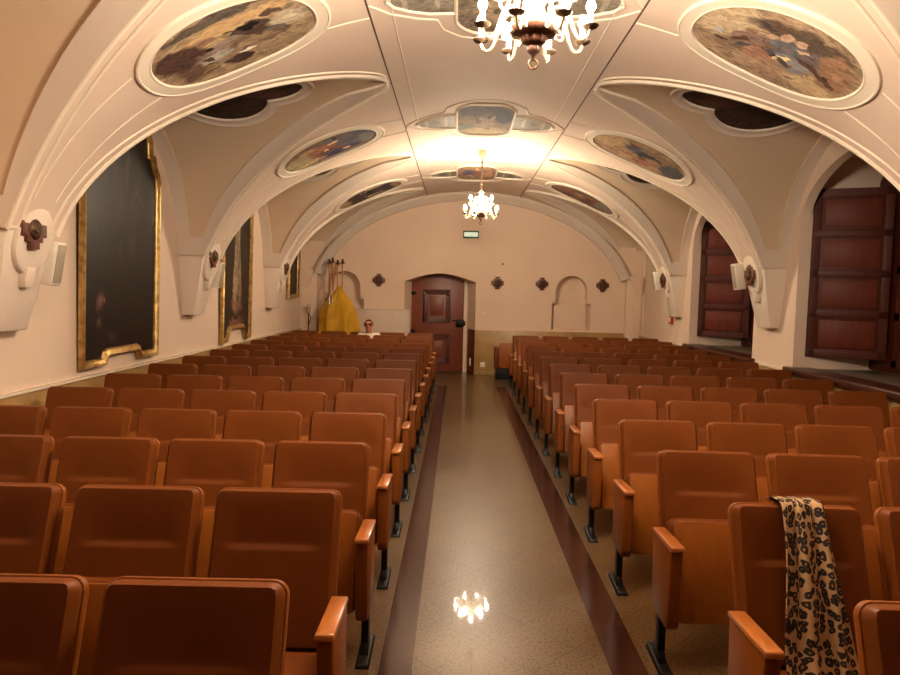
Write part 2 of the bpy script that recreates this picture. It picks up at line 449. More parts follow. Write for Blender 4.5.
tan, umber, ochre, greyb, dkbr = (176,140,92), (92,60,38), (206,158,70), (128,122,118), (62,38,26)
def ov_mat(i, seed):
    rnd = random.Random(seed)
    if i == 0:    # near left: yellow cloak streak, brown group, grey robes
        bl = [(.1,.45,.75,.22,8,ochre), (-.1,.8,.7,.12,5,(98,82,66)), (.15,.3,.5,.1,14,(212,172,92)), (-.62,.1,.34,.5,30,(84,50,36)), (-.55,-.4,.3,.3,0,(112,76,48)),
              (-.2,-.1,.36,.2,20,(158,130,112)), (-.3,-.25,.22,.14,30,(184,172,158)), (.12,.05,.25,.15,12,(168,150,140)), (-.08,-.6,.2,.16,0,(70,46,34)), (.32,.1,.26,.3,40,(88,60,42)),
              (.5,-.25,.3,.12,20,(112,82,56)), (.7,.1,.26,.2,10,(196,178,142)), (.55,-.55,.4,.2,10,(160,130,84)), (-.28,.05,.07,.06,0,(40,28,22)), (.2,-.15,.1,.4,60,(150,116,72))]
        return painting('fresco_paint_%d' % seed, [(150,116,72), (182,148,98)], bl, .8, .34, 4, crowd=14)
    if i == 1:    # near right: crowd round a blue robed figure
        bl = [(-.68,.3,.4,.55,0,(198,168,118)), (.1,.55,.7,.24,0,(102,80,58)), (-.3,.0,.3,.2,20,(152,112,92)), (-.2,-.3,.3,.2,0,(176,112,70)), (.1,.1,.26,.3,30,(116,116,124)), (.25,-.15,.2,.26,35,(146,146,150)),
              (.45,.2,.26,.3,20,(122,102,104)), (.68,.15,.22,.5,20,(164,112,62)), (.15,-.55,.35,.2,-10,(180,140,100)), (.62,-.5,.34,.26,10,(204,172,112)), (-.05,.4,.1,.1,0,(206,160,120)), (.12,.45,.08,.1,0,(210,165,128)),
              (-.2,.28,.08,.1,0,(206,160,120)), (-.4,.2,.09,.08,0,(150,104,70)), (.5,-.05,.4,.05,-22,(104,62,36)), (-.5,-.3,.2,.2,0,(142,110,86))]
        return painting('fresco_paint_%d' % seed, [(158,124,84), (178,142,98)], bl, .8, .3, 4.5, crowd=18)
    if i == 2:    # warm left, blue right
        bl = [(.6,.2,.5,.7,0,(98,98,116)), (.1,.4,.5,.4,0,(120,108,110)), (-.35,.1,.5,.5,10,(172,96,48)), (-.7,-.1,.3,.6,0,(178,158,104)), (-.1,-.3,.3,.3,20,(124,70,40)), (.1,-.6,.6,.22,8,(54,56,98)),
              (.8,-.2,.2,.4,0,(130,124,122)), (-.4,.45,.2,.2,0,(206,150,84)), (-.55,-.55,.25,.2,0,(196,160,96))]
        return painting('fresco_paint_%d' % seed, [(150,112,74), (128,96,70)], bl, .8, .4, 5, crowd=9)
    if i == 3:
        bl = [(-.7,.2,.4,.7,0,(194,154,84)), (0,.25,.4,.3,25,(92,92,112)), (.2,.0,.3,.3,10,(72,70,82)), (.4,-.3,.3,.4,20,(164,116,64)), (.75,-.1,.25,.5,0,(92,92,98)), (-.1,-.45,.3,.2,0,(176,124,64)), (.15,-.6,.2,.16,0,(160,66,40)), (.35,.4,.5,.2,0,(150,120,84))]
        return painting('fresco_paint_%d' % seed, [(184,142,82), (150,112,66)], bl, .8, .4, 5, crowd=9)
    if i == 4:
        bl = [(.0,.1,.5,.5,0,(54,46,66)), (.5,.3,.4,.5,0,(74,64,84)), (-.4,-.2,.3,.5,0,(92,62,46)), (-.8,0,.2,.8,0,(172,140,84)), (.85,0,.16,.8,0,(150,112,60)), (.1,-.6,.4,.2,0,(160,124,96)), (.2,.65,.3,.15,0,(196,160,104))]
        return painting('fresco_paint_%d' % seed, [(92,66,52), (70,52,48)], bl, .8, .4, 5, crowd=9)
    bl = [(-.6,.2,.4,.6,0,(150,92,50)), (0,.1,.3,.4,0,(176,120,62)), (.3,-.1,.3,.4,0,(140,62,36)), (.7,0,.35,.7,0,(150,134,120)), (-.1,-.5,.5,.25,0,(116,84,54)), (0,.7,.5,.2,0,(112,90,70))]
    return painting('fresco_paint_%d' % seed, [(150,106,66), (120,84,54)], bl, .8, .4, 5, crowd=9)
S_OV = (s_of(math.asin(1.28/AA))+s_of(math.asin(2.32/AA)))/2
A_OV = (s_of(math.asin(2.32/AA))-s_of(math.asin(1.28/AA)))/2
OVL = {(-1,0): 'oval ceiling fresco with yellow cloak and brown figures, upper left, nearest the camera',
       (1,0): 'oval ceiling fresco of a crowd around a grey-blue robed figure, upper right, nearest the camera',
       (-1,1): 'oval ceiling fresco with orange-brown and blue halves, second on the left side of the vault',
       (1,1): 'oval ceiling fresco with golden left end and dark figures, second on the right of vault',
       (-1,2): 'narrow-looking dark purple and brown oval ceiling fresco, farthest on the left of vault',
       (1,2): 'russet oval ceiling fresco with grey lower end, farthest on the right of the vault'}
for k, py in enumerate((4.73, 8.19, 11.88)):
    for sg in (-1, 1):
        th0 = th_of(S_OV)
        org = surf(sg, th0, py)
        e = empty('ceiling_fresco', org, label=OVL[(sg, k)], cat='fresco', group='oval ceiling frescoes')
        fn = lambda a, b, h, sg=sg, py=py, org=org: surf(sg, th_of(S_OV+a*sg if sg > 0 else S_OV-a), py+b, h)-org
        # a runs left to right in the photograph, b away from the camera (image "down" on the ceiling)
        out = sup(A_OV, .455)
        p = MB(); fill(p, out, lambda a, b, h: fn(a, -b, h), PAINT_OFF)
        p.build('painted_panel', ov_mat([[0, 2, 4], [1, 3, 5]][0 if sg < 0 else 1][k], 10+k*2+(sg > 0)), e)
        f = MB(); frame_ring(f, out, fn, FPROF)
        f.build('stucco_frame', M['mould'], e, smooth=14)
        for q in (-1, 1):
            for a0, a1, v0_, v1_ in ((2.40, .70, .22, -.10), (.945, .30, .30, .02)):
                ln = MB(); ln.tube([surf(sg, math.asin((a0+a1*i/12)/AA), py+q*(v0_+v1_*i/12), .001)-org for i in range(13)], .006, 6)
                ln.build('outline_moulding', M['mould'], e)
# crown medallions
def rrect(a, b, r, n=8):
    out = []
    for cx, cy, a0 in ((a-r, -b+r, -90), (a-r, b-r, 0), (-a+r, b-r, 90), (-a+r, -b+r, 180)):
        for i in range(n+1):
            q = math.radians(a0+90*i/n); out.append((cx+r*math.cos(q), cy+r*math.sin(q)))
    return out
def medal(py, seed, label, bl, base):
    org = surf(1, 0, py)
    e = empty('crown_medallion', org, label=label, cat='fresco', group='crown medallions along the vault ridge')
    fn = lambda a, b, h: surf_s(a, py+b, h)-org
    out = []
    for i in range(13):      # centre: rounded near and far ends
        q = math.radians(-50-80*i/12); 
    rc = [(x*(1+.0), y) for x, y in rrect(.32, .60, .16)]
    rc = [(x, y+math.copysign(.12*(1-(x/.32)**2), y)) for x, y in rc]
    p = MB(); fill(p, rc, lambda a, b, h: fn(a, -b, h), PAINT_OFF)
    p.build('painted_panel', painting('medallion_paint_%d' % seed, base, bl, .8, .4, 4, crowd=8), e)
    f = MB(); frame_ring(f, rc, fn, [(-.004, 0), (0, .012), (.012, .02), (.022, .012), (.024, 0)])
    f.build('stucco_frame', M['mould'], e)
    for sg in (-1, 1):
        w = [(.345+.0, -.30), (.52, -.28), (.66, -.2), (.76, -.1), (.80, 0), (.76, .1), (.66, .2), (.52, .28), (.345, .30), (.345, .1), (.345, -.1)]
        if sg < 0: w = [(-x, y) for x, y in reversed(w)]
        p = MB(); fill(p, w, fn, PAINT_OFF, 6)
        p.build('grisaille_panel', M['gris'], e)
        f = MB(); frame_ring(f, w, fn, [(-.004, 0), (0, .012), (.01, .018), (.02, .012), (.022, 0)])
        f.build('wing_frame', M['mould'], e)
    # outer raised outline following wings and centre
    o = [(.93, -.03), (.80, -.22), (.62, -.36), (.47, -.42), (.43, -.62), (.30, -.78), (.12, -.85), (-.12, -.85), (-.30, -.78), (-.43, -.62), (-.47, -.42), (-.62, -.36), (-.80, -.22), (-.93, -.03)]
    for s_ in (1, -1):
        t = MB(); t.tube([fn(a, b*s_, .002) for a, b in o], .008, 6)
        t.build('outline_moulding', M['mould'], e)
M['gris'] = painting('grisaille_paint', [(132,118,96), (150,134,110)], [(-.5,0,.1,.8,0,(176,160,134)), (.5,0,.1,.8,0,(176,160,134)), (0,0,.2,.4,0,(118,106,88))], .6, .15, 4, dirt=.2)
medal(4.8, 31, 'crown medallion partly hidden behind the near chandelier, at the top edge of the view', [(-.2,.5,.6,.4,0,(104,92,96)), (.5,.2,.4,.5,0,(124,112,112)), (0,-.4,.7,.3,0,(176,146,108))], [(150,128,100), (128,108,88)])
medal(8.27, 32, 'crown medallion with blue-grey clouds above cream, midway between the two chandeliers', [(-.4,.6,.6,.35,0,(92,80,84)), (.6,.3,.42,.5,20,(62,66,92)), (.1,.75,.7,.16,0,(86,76,84)), (0,-.1,.5,.3,0,(150,118,88)), (-.7,0,.25,.2,0,(140,100,48)), (-.7,-.4,.25,.25,0,(104,104,98)), (.1,-.7,.9,.25,0,(146,124,72)), (.2,.2,.16,.2,0,(160,136,112))], [(128,106,84), (114,90,72)])
medal(11.85, 33, 'crown medallion with orange, red and blue patches, behind the far chandelier rod', [(0,.7,.9,.3,0,(196,140,66)), (-.5,0,.3,.4,0,(108,104,132)), (.1,0,.4,.4,0,(188,104,70)), (.6,-.1,.3,.4,0,(206,140,84)), (0,-.75,.9,.22,0,(162,132,96)), (-.2,.1,.2,.2,0,(120,112,140))], [(186,134,96), (160,112,84)])

# dark trefoil frescoes in the side cells
def lobes(n=72):
    out = []
    for i in range(n):
        q = 2*PI*i/n
        r = .40+.15*abs(math.cos(2*q))**1.0
        out.append((r*math.cos(q)*1.5, r*math.sin(q)*1.12))
    return out
QL = {(-1,2): 'dark lobed fresco on the side cell above the tall dark painting, left', (1,2): 'dark lobed fresco on the side cell above the nearer shuttered window, right',
      (-1,3): 'small dark lobed fresco in second side cell on the left, half hidden by the vault', (1,3): 'small dark lobed fresco in second side cell on the right, half hidden by vault'}
for bi in (2, 3):
    for sg in (-1, 1):
        bay = bays[bi]; u0 = 2.58
        org = lun(sg, u0, bay, 0)
        e = empty('lobed_fresco', org, label=QL[(sg, bi)], cat='fresco', group='dark lobed frescoes in the side cells')
        fn = lambda a, b, h: lun(sg, u0+a, bay, b/bay[1], h)-org
        out = lobes()
        p = MB(); fill(p, out, fn, PAINT_OFF, 8)
        p.build('painted_panel', M.setdefault('lob', painting('lobed_fresco_paint', [(54,34,26), (70,44,32)], [(-.5,0,.3,.5,0,(96,52,34)), (0,0,.35,.4,0,(60,36,28)), (.5,.2,.3,.3,0,(40,30,28))], .6, .4, 4)), e)
        f = MB(); frame_ring(f, out, fn, [(-.004, 0), (0, .012), (.012, .02), (.03, .014), (.09, .014), (.1, .02), (.112, -.002)])
        f.build('stucco_frame', M['band'], e)

# ------------------------------------------------------------------ shell
w = MB(); w.b2((XL-.9, YF-.1, -.2), (XR+1.2, YB+1.2, 0)); tag(w.build('floor', M['floor'], smooth=0), kind='structure')
for n, (xa, xb) in enumerate(((-.318, -.168), (.733, .9))):
    w = MB(); w.b2((xa, -1.2, -.01), (xb, 12.42, .0015)); trim('trim_%d' % (5+n), w, M['strip'], smooth=0)
w = MB(); w.b2((XL-.3, YF-.1, 0), (XL, YB+.7, 3.75)); tag(w.build('wall_left', M['wall'], smooth=0), kind='structure')
w = MB(); w.b2((XL-.3, YF-.3, 0), (XR+1, YF, 3.9)); tag(w.build('wall_front', M['mahogd'], smooth=0), kind='structure')  # unseen wall behind the camera, kept close and dark to cut bounce on near chairs
# right wall with two arched embrasures
w = MB(); w.b2((XR, YF-.1, 0), (XR+1.15, YB+.7, 3.75)); wr = tag(w.build('wall_right', M['wall'], smooth=0), kind='structure')
cuts = []
NIW, NIS, NIA = 1.2, 2.5, 3.17
for c in (bays[2][0], bays[3][0]):
    poly = [(c+NIW, .9), (c+NIW, NIS)]+[(c+NIW*math.cos(PI*i/24), NIS+(NIA-NIS)*math.sin(PI*i/24)) for i in range(1, 24)]+[(c-NIW, NIS), (c-NIW, .9)]
    k = MB(); k.prism(poly, lambda a, b, d: (d, a, b), XR-.3, XR+.9); cuts.append(k.build('cut', M['wall'], smooth=0))
    p2 = [(c+NIW-.001, .9), (c+NIW-.001, 2.96)]+[(c+(NIW-.001)*math.cos(PI*i/24), 2.96+.36*math.sin(PI*i/24)) for i in range(1, 24)]+[(c-NIW+.001, 2.96), (c-NIW+.001, .9)]
    k = MB(); k.prism(p2, lambda a, b, d: (d, a, b), XR+.10, XR+.9); cuts.append(k.build('cut', M['wall'], smooth=0))
k = MB(); k.b2((XR-.3, 12.72, -.1), (XR+.06, 14.12, 3.0)); cuts.append(k.build('cut', M['wall'], smooth=0))
boolean(wr, cuts)
# back wall with door recess and two niches
w = MB(); w.b2((XL-.2, YB, 0), (XR+.4, YB+.75, 3.75)); wb = tag(w.build('wall_back', M['wallback'], smooth=0), kind='structure')
DL, DR = -1.10, .368
arch = [(DL, -.1), (DR, -.1), (DR, 1.90)]+[(DL+(DR-DL)*(1-i/16), 1.90+.17*math.sin(PI*i/16)) for i in range(1, 16)]+[(DL, 1.90)]
def splay(a, b, d):
    k = (d-YB)/.45; cx = -.40
    return (cx+(a-cx)*(1-.21*k), d, b-.0*k)
k = MB(); k.prism(arch, splay, YB-.2, YB+.45); cuts = [k.build('cut', M['wallback'], smooth=0)]
for cx, zb in ((2.33, .98), (-2.335, 1.31)):
    ar = [(cx-.32, 1.4), (cx+.32, 1.4), (cx+.32, 1.76)]+[(cx+.32*math.cos(PI*i/20), 1.76+.32*math.sin(PI*i/20)) for i in range(1, 20)]+[(cx-.32, 1.76)]
    k = MB(); k.prism(ar, lambda a, b, d: (a, d, b), YB-.2, YB+.26); cuts.append(k.build('cut', M['wallback'], smooth=0))
    k = MB(); k.b2((cx-.40, YB-.2, zb), (cx+.40, YB+.22, 1.515)); cuts.append(k.build('cut', M['wallback'], smooth=0))
boolean(wb, cuts)
# a flush infill panel standing in the lower half of the right niche
w = MB(); w.b2((1.99, YB+.12, .98), (2.66, YB+.22, 1.49)); trim('trim_7', w, M['wallback'], bevel=.006)
# dado
def cap_run(mb, lo, hi, ax, side):
    pass
w = MB(); w.b2((XL-.02, YF, 0), (XL+.02, YB, .875)); w.b2((XL-.02, YF, .875), (XL+.035, YB, .905), 1); w.b2((XL-.02, YF, 0), (XL+.028, YB, .09), 0)
tag(w.build('baseboard_left', [M['dado'], M['mould']], bevel=.004), kind='structure')
w = MB()
for a, b in ((XL, DL), (DR+.002, XR)):
    w.b2((a, YB-.02, 0), (b, YB+.02, .93)); w.b2((a, YB-.03, 0), (b, YB+.02, .08))
tag(w.build('baseboard_back', M['dado'], bevel=.004), kind='structure')
w = MB(); w.b2((XR-.02, YF, 0), (XR+.02, YB, .885)); w.b2((XR-.024, YF, 0), (XR+.02, YB, .08))
for a, b in ((7.69, 8.95), (11.15, YB), (YF, 5.29)): w.b2((XR-.03, a, .885), (XR+.02, b, .905), 1)
tag(w.build('baseboard_right', [M['dado'], M['mould']], bevel=.004), kind='structure')
# corbels under the vault with a stucco cartouche
n_t = 8
for py in PIL[1:5]:
    for sg in (-1, 1):
        wx = (XR-X0 if sg > 0 else X0-XL)+.03
        w = MB()
        T = [(X0+sg*US, py-CW, SPR+.02), (X0+sg*wx, py-CW, SPR+.02), (X0+sg*wx, py+CW, SPR+.02), (X0+sg*US, py+CW, SPR+.02)]
        Bt = [(X0+sg*3.36, py-.17, 1.36), (X0+sg*wx, py-.17, 1.36), (X0+sg*wx, py+.17, 1.36), (X0+sg*3.36, py+.17, 1.36)]
        w.hexa(Bt+T)
        # impost line along the top
        w.b2((min(X0+sg*(US-.012), X0+sg*wx), py-CW-.012, SPR+.0), (max(X0+sg*(US-.012), X0+sg*wx), py+CW+.012, SPR+.022))
        xf = lambda z: X0+sg*(US+.16*(SPR-z)/(SPR-1.36))
        sh = [(.2*math.cos(q), 1.98+.23*math.sin(q)) for q in [2*PI*i/28 for i in range(28)]]
        w.prism(sh, lambda a, b, d: (xf(b)-sg*d, py+a, b), -.01, .035)
        w.prism([(-.03, 1.66), (.03, 1.66), (.055, 1.72), (.05, 1.8), (-.05, 1.8), (-.055, 1.72)], lambda a, b, d: (xf(b)-sg*d, py+a, b), -.01, .05)
        trim('trim_%d' % n_t, w, M['plaster'], bevel=.008); n_t += 1
# wall arch on the back wall and the corner pilasters it lands on
w = MB(); rows = []
for i in range(97):
    t = -TS*1.0+2*TS*i/96; sg = 1 if t >= 0 else -1; a = abs(t)
    r = []
    for off, yy in ((.0, YB+.05), (.0, YB-.16), (.05, YB-.17), (.09, YB-.14), (.13, YB-.09), (.165, YB-.07), (.17, YB+.05)):
        r.append(surf(sg, a, yy, off))
    rows.append(r)
w.grid(rows); w.build  # noqa
tag(w.build('trim_%d' % n_t, M['band']), kind='structure'); n_t += 1
for sg, xw in ((-1, XL), (1, XR)):
    xi = X0+sg*(US-.17+.12)
    w = MB(); w.b2((min(xw, xi), YB-.12, 0), (max(xw, xi), YB+.02, SPR)); trim('trim_%d' % n_t, w, M['wallback'], bevel=.02); n_t += 1
    w = MB(); w.hexa([(X0+sg*3.4, YB-.05, 1.5), (xw, YB-.05, 1.5), (xw, YB+.02, 1.5), (X0+sg*3.4, YB+.02, 1.5), (X0+sg*3.2, YB-.22, SPR+.03), (xw, YB-.22, SPR+.03), (xw, YB+.02, SPR+.03), (X0+sg*3.2, YB+.02, SPR+.03)])
    trim('trim_%d' % n_t, w, M['wallback'], bevel=.006); n_t += 1

# ------------------------------------------------------------------ door
d = empty('door_1', (-.43, YB+.38, 0), kind='structure')
xl, xr, zt = -.60, .56, 2.12
w = MB(); w.b2((xl, 0, .02), (xr, .06, zt)); w.build('door_leaf', M['door'], d, bevel=.004)
def panel(name, x0, x1, z0, z1):
    w = MB()
    for i, (o, h) in enumerate(((0, .022), (.035, .03), (.07, .014))):
        for a in ((x0+o, z0+o, x1-o, z0+o+.034), (x0+o, z1-o-.034, x1-o, z1-o), (x0+o, z0+o, x0+o+.034, z1-o), (x1-o-.034, z0+o, x1-o, z1-o)):
            w.b2((a[0], -h, a[1]), (a[2], .005, a[3]))
    o = w.build(name, M['doord'], d, bevel=.005)
    w = MB(); w.b2((x0+.15, -.02, z0+.15), (x1-.15, .005, z1-.15)); w.build('raised_field', M['door'], o, bevel=.012)
panel('door_panel', -.30, .28, 1.05, 1.74); panel('door_panel', -.30, .28, .18, .80)
for z in (.86, 1.66):
    w = MB(); w.tube([(xl-.03, -.03, z-.1), (xl-.03, -.03, z+.1)], .018, 8)
    w.b2((xl-.05, -.02, z-.035), (xl+.14, 0, z+.035)); w.lathe([(.0, 0), (.04, .0), (.03, .02), (0, .02)], (xl+.1, -.03, z), 10)
    w.b2((xl-.10, -.03, z-.03), (xl-.02, -.01, z+.03)); w.build('strap_hinge', M['iron'], d, bevel=.004)
w = MB(); w.b2((xr-.16, -.06, .97), (xr+.01, 0, 1.12)); w.b2((xr-.24, -.035, 1.085), (xr-.15, -.015, 1.115)); w.b2((xr-.02, -.05, .99), (xr+.04, 0, 1.09))
lk = w.build('box_lock', M['iron'], d, bevel=.006)
w = MB(); w.tube([(xr-.08, -.06, 1.03), (xr-.08, -.10, 1.03), (xr-.17, -.10, 1.025)], .011, 8); w.build('lever_handle', M['iron'], lk)
w = MB(); w.tube([(.25, -.035, 1.63-.02*i) for i in range(10)], .008, 6); w.b2((.20, -.035, 1.61), (.27, 0, 1.65)); w.build('bolt_chain', M['iron'], d)
w = MB()
w.b2((xl-.05, -.02, 0), (xl-.004, .07, zt+.02)); w.b2((xr+.004, -.02, 0), (xr+.05, .07, zt+.02)); w.b2((xl-.05, -.02, zt), (xr+.05, .07, zt+.04)); w.build('door_frame', M['plaster'], d, bevel=.004)
# brown lower lining on the right reveal of the recess, with a small white plate
def rev(y, off): return (splay(DR, 0, y)[0]-off, y)
w = MB(); pa, pb = rev(YB+.0, 0), rev(YB+.36, 0)
w.hexa([(pa[0]+.01, pa[1]+.0, 0), (pb[0]+.01, pb[1], 0), (pb[0]-.015, pb[1], 0), (pa[0]-.015, pa[1]-.0, 0)]+[(pa[0]+.01, pa[1], .93), (pb[0]+.01, pb[1], .93), (pb[0]-.015, pb[1], .93), (pa[0]-.015, pa[1], .93)])
trim('trim_%d' % n_t, w, M['mahog'], bevel=.003); n_t += 1
def plate(name, c, s, m, label, cat, parts=None, rz=0, group=None):
    e = empty(name, c, rz, label=label, cat=cat, group=group)
    w = MB(); w.b2((-s[0]/2, -.012, -s[1]/2), (s[0]/2, 0, s[1]/2)); w.build('plate', m, e, bevel=.004)
    w = MB(); w.b2((-s[0]*.28, -.018, -s[1]*.28), (s[0]*.28, -.01, s[1]*.28)); w.build(parts or 'rocker', m, e, bevel=.003)
    return e
mid = rev(YB+.17, .017)
plate('wall_plate', (mid[0], mid[1], .25), (.07, .16), M['white'], 'small white plate on the brown lining beside the door', 'wall plate', rz=math.atan2(pb[1]-pa[1], pb[0]-pa[0]) + PI)
plate('power_socket', (.54, YB-.021, .215), (.1, .1), M['white'], 'white power socket low on ochre dado right of the door', 'socket', 'socket_insert')
plate('light_switch', (.523, YB-.001, 1.28), (.055, .055), M['white'], 'small white light switch on back wall right of the door', 'switch')
w = MB(); w.lathe([(.018, 0), (.018, .02), (.012, .03), (0, .03)], n=12); hk = w.build('wall_hook', M['iron']); hk.location = (.907, YB, 2.29); hk.rotation_euler = (PI/2, 0, 0)
tag(hk, 'tiny dark hook alone on the upper back wall above the crosses', 'hook')
w = MB(); w.b2((-.075, -.04, -.075), (.075, .0, .075)); fc = empty('wall_mounted_call_point', (XR-.001, 12.05, 1.30), -PI/2, label='small red fire call point on the right-hand pier', cat='call point')
w.build('housing', M['red'], fc, bevel=.006); w = MB(); w.b2((-.04, -.046, -.04), (.04, -.038, .04)); w.build('break_glass', M['white'], fc, bevel=.003)
# exit sign
e = empty('exit_sign', (.238, YB, 2.80), label='small green-edged lit sign high on the back wall above the door', cat='sign')
w = MB(); w.b2((-.16, -.05, 0), (.16, 0, .15)); w.build('sign_case', M['signgreen'], e, bevel=.006)
w = MB(); w.b2((-.14, -.056, .03), (.14, -.048, .12)); w.build('lit_face', M['signlit'], e, bevel=.003)
# white boarding left of the door
e = empty('white_board_panel', (-1.68, YB-.06, 0), label='white-painted boarding against the back wall between yellow canopy and door', cat='panelling')
w = MB(); w.b2((-.70, -.03, 0), (.68, .03, 1.30)); w.build('board', M['boarding'], e, bevel=.005)
w = MB(); w.b2((-.72, -.045, 1.3), (.70, .035, 1.325)); w.build('top_rail', M['boarding'], e, bevel=.005)
w = MB(); w.b2((.64, -.04, 0), (.70, .032, 1.3)); w.build('end_stile', M['boarding'], e, bevel=.005)

# ------------------------------------------------------------------ windows (shuttered embrasures)
def leaf(parent, p0, p1, z0, z1, name='shutter', rows=4):
    """framed shutter leaf standing between plan points p0 and p1"""
    a, b = Vector((*p0, 0)), Vector((*p1, 0)); L = (b-a).length
    rz = math.atan2(b.y-a.y, b.x-a.x)
    o = MB(); H_ = z1-z0; st = .085
    o.b2((0, .012, 0), (L, .03, H_))
    o.b2((0, 0, 0), (st, .042, H_)); o.b2((L-st, 0, 0), (L, .042, H_))
    zs = [i*(H_-st)/rows for i in range(rows+1)]
    for z in zs: o.b2((0, 0, z), (L, .042, z+st))
    s = o.build(name, M['mahogd'], parent, loc=(p0[0], p0[1], z0), bevel=.006); s.rotation_euler = (0, 0, rz)
    for i in range(rows):
        q = MB(); q.b2((st+.03, .004, zs[i]+st+.03), (L-st-.03, .02, zs[i+1]-.03))
        q.build('panel', M['mahog'], s, bevel=.005)
    return s
for n, c in ((1, bays[2][0]), (2, bays[3][0])):
    wd = empty('window_%d' % n, (XR+.9, c, .95), kind='structure')
    F = lambda x, y: (x-(XR+.9), y-c)
    far = c+NIW
    leaf(wd, F(3.865, far-.02), F(4.54, far-.36), .13, 1.95)
    # closed leaves across the opening
    for y0, y1 in ((far-.40, c+.02), (c+.0, c-NIW+.05)):
        leaf(wd, F(4.575, y0), F(4.575, y1), .06, 2.1)
    w = MB(); w.b2((-.06, -NIW, 0), (0, NIW, 2.25)); w.build('window_board', M['mahogd'], wd, bevel=.004)
    w = MB(); w.b2((XR-.075-(XR+.9), -NIW-.09, -.075), (XR+.22-(XR+.9), NIW+.09, -.0)); s = w.build('sill', M['sill'], wd, bevel=.012)
    w = MB(); w.b2((XR+.21-(XR+.9), -NIW+.005, -.05), (-.05, NIW-.005, -.012)); w.build('sill_slab', M['stone'], s, bevel=.004)

# ------------------------------------------------------------------ wall paintings
def wall_picture(name, yc, zb, outline, mt, label, tilt, fw=.07):
    e = empty(name, (XL+.015, yc, zb), label=label, cat='painting', group='framed paintings on the left wall')
    e.rotation_euler = (0, math.radians(tilt), 0)
    fn = lambda a, b, d: (d, a, b)
    n = len(outline)
    fr = MB(); frame_ring(fr, outline, fn, [(0, 0), (0, .03), (-.012, .055), (-.03, .05), (-.045, .035), (-fw+.008, .032), (-fw, .02), (-fw, .0)])
    fr.build('gilded_frame', M['gold'], e)
    bk = MB(); bk.prism(offset(outline, -.01), fn, .0, .008); bk.build('backing', M['sill'], e)
    inn = offset(outline, -fw+.004)
    xs = [p[0] for p in inn]; zs = [p[1] for p in inn]
    cx, hx, cz, hz = (max(xs)+min(xs))/2, (max(xs)-min(xs))/2, (max(zs)+min(zs))/2, (max(zs)-min(zs))/2
    p = MB(); p.add([fn(a, b, .018) for a, b in inn], [tuple(range(n))], 0, [((a-cx)/hx, (b-cz)/hz) for a, b in inn])
    p.build('canvas', mt, e, smooth=0)
    return e
def arc(cx, cz, rx, rz, a0, a1, n=10):
    return [(cx+rx*math.cos(math.radians(a0+(a1-a0)*i/n)), cz+rz*math.sin(math.radians(a0+(a1-a0)*i/n))) for i in range(n+1)]
def mirror(half): return half+[(-x, z) for x, z in reversed(half) if abs(x) > 1e-6]
# outlines run anticlockwise in (y, z)
o1 = mirror([(.28, .085), (.31, .075), (.34, 0), (.735, 0), (.735, 1.80), (.70, 1.88), (.645, 1.94), (.62, 2.0), (.60, 2.05), (.545, 2.06), (.54, 2.12)]+arc(0, 2.12, .54, .30, 8, 86, 10)+[(0, 2.42)])
m1 = painting('dark_altar_paint', [(30,22,17), (22,16,13)], [(-.1,.45,.3,.3,0,(52,46,42)), (-.3,.6,.12,.3,0,(58,52,48)), (.35,.4,.2,.4,0,(46,30,26)), (.1,.55,.08,.24,0,(72,60,50)), (.45,.3,.25,.02,-12,(70,58,42)), (.3,-.1,.2,.15,0,(48,24,18)),
    (-.62,-.58,.1,.09,0,(128,72,46)), (-.5,-.56,.05,.04,0,(150,92,60)), (-.66,-.76,.07,.06,0,(96,52,36)), (-.3,-.86,.14,.05,0,(66,38,24)), (-.05,-.15,.1,.1,0,(50,26,18))], .42, .35, 3, spec=.3, soft=.2, dirt=.2)
wall_picture('framed_painting', 6.51, .965, o1, m1, 'large very dark painting in a shaped gold frame, nearest on the left wall', 1.2)
o2 = mirror([(.26, .17), (.33, .15), (.37, .08), (.43, .0), (.635, 0), (.635, 1.95), (.60, 2.0), (.55, 2.03), (.55, 2.08)]+arc(0, 2.08, .55, .3, 8, 86, 10)+[(0, 2.38)])
m2 = painting('gowned_figure_paint', [(58,42,28), (44,32,22)], [(.02,.15,.22,.75,0,(150,124,84)), (-.12,-.25,.2,.42,-12,(172,146,102)), (.2,-.25,.18,.42,10,(140,114,76)), (.05,.75,.14,.12,0,(150,120,88)), (0,-.62,.5,.1,0,(130,84,48)),
    (0,-.82,.6,.07,0,(120,50,30)), (.1,.3,.05,.6,0,(180,156,112)), (-.05,0,.03,.6,-4,(104,82,54)), (.12,-.1,.03,.5,4,(108,86,56))], .45, .25, 4, spec=.2, soft=.55, dirt=.3)
wall_picture('framed_painting', 9.89, .93, o2, m2, 'gold-framed painting of a tall pale gowned figure, second on the left wall', 1.0)
o3 = [(-.40, 0), (.40, 0), (.40, 1.15), (-.40, 1.15)]
m3 = painting('small_dark_paint', [(40,30,24), (54,40,30)], [(0,.1,.4,.5,0,(76,54,40)), (.1,.5,.2,.16,0,(110,80,58))], .45, .3, 3, spec=.2, soft=.3, dirt=.25)
wall_picture('framed_painting', 13.3, 1.52, o3, m3, 'small dark painting in plain gold frame, farthest on the left wall', 1.0)

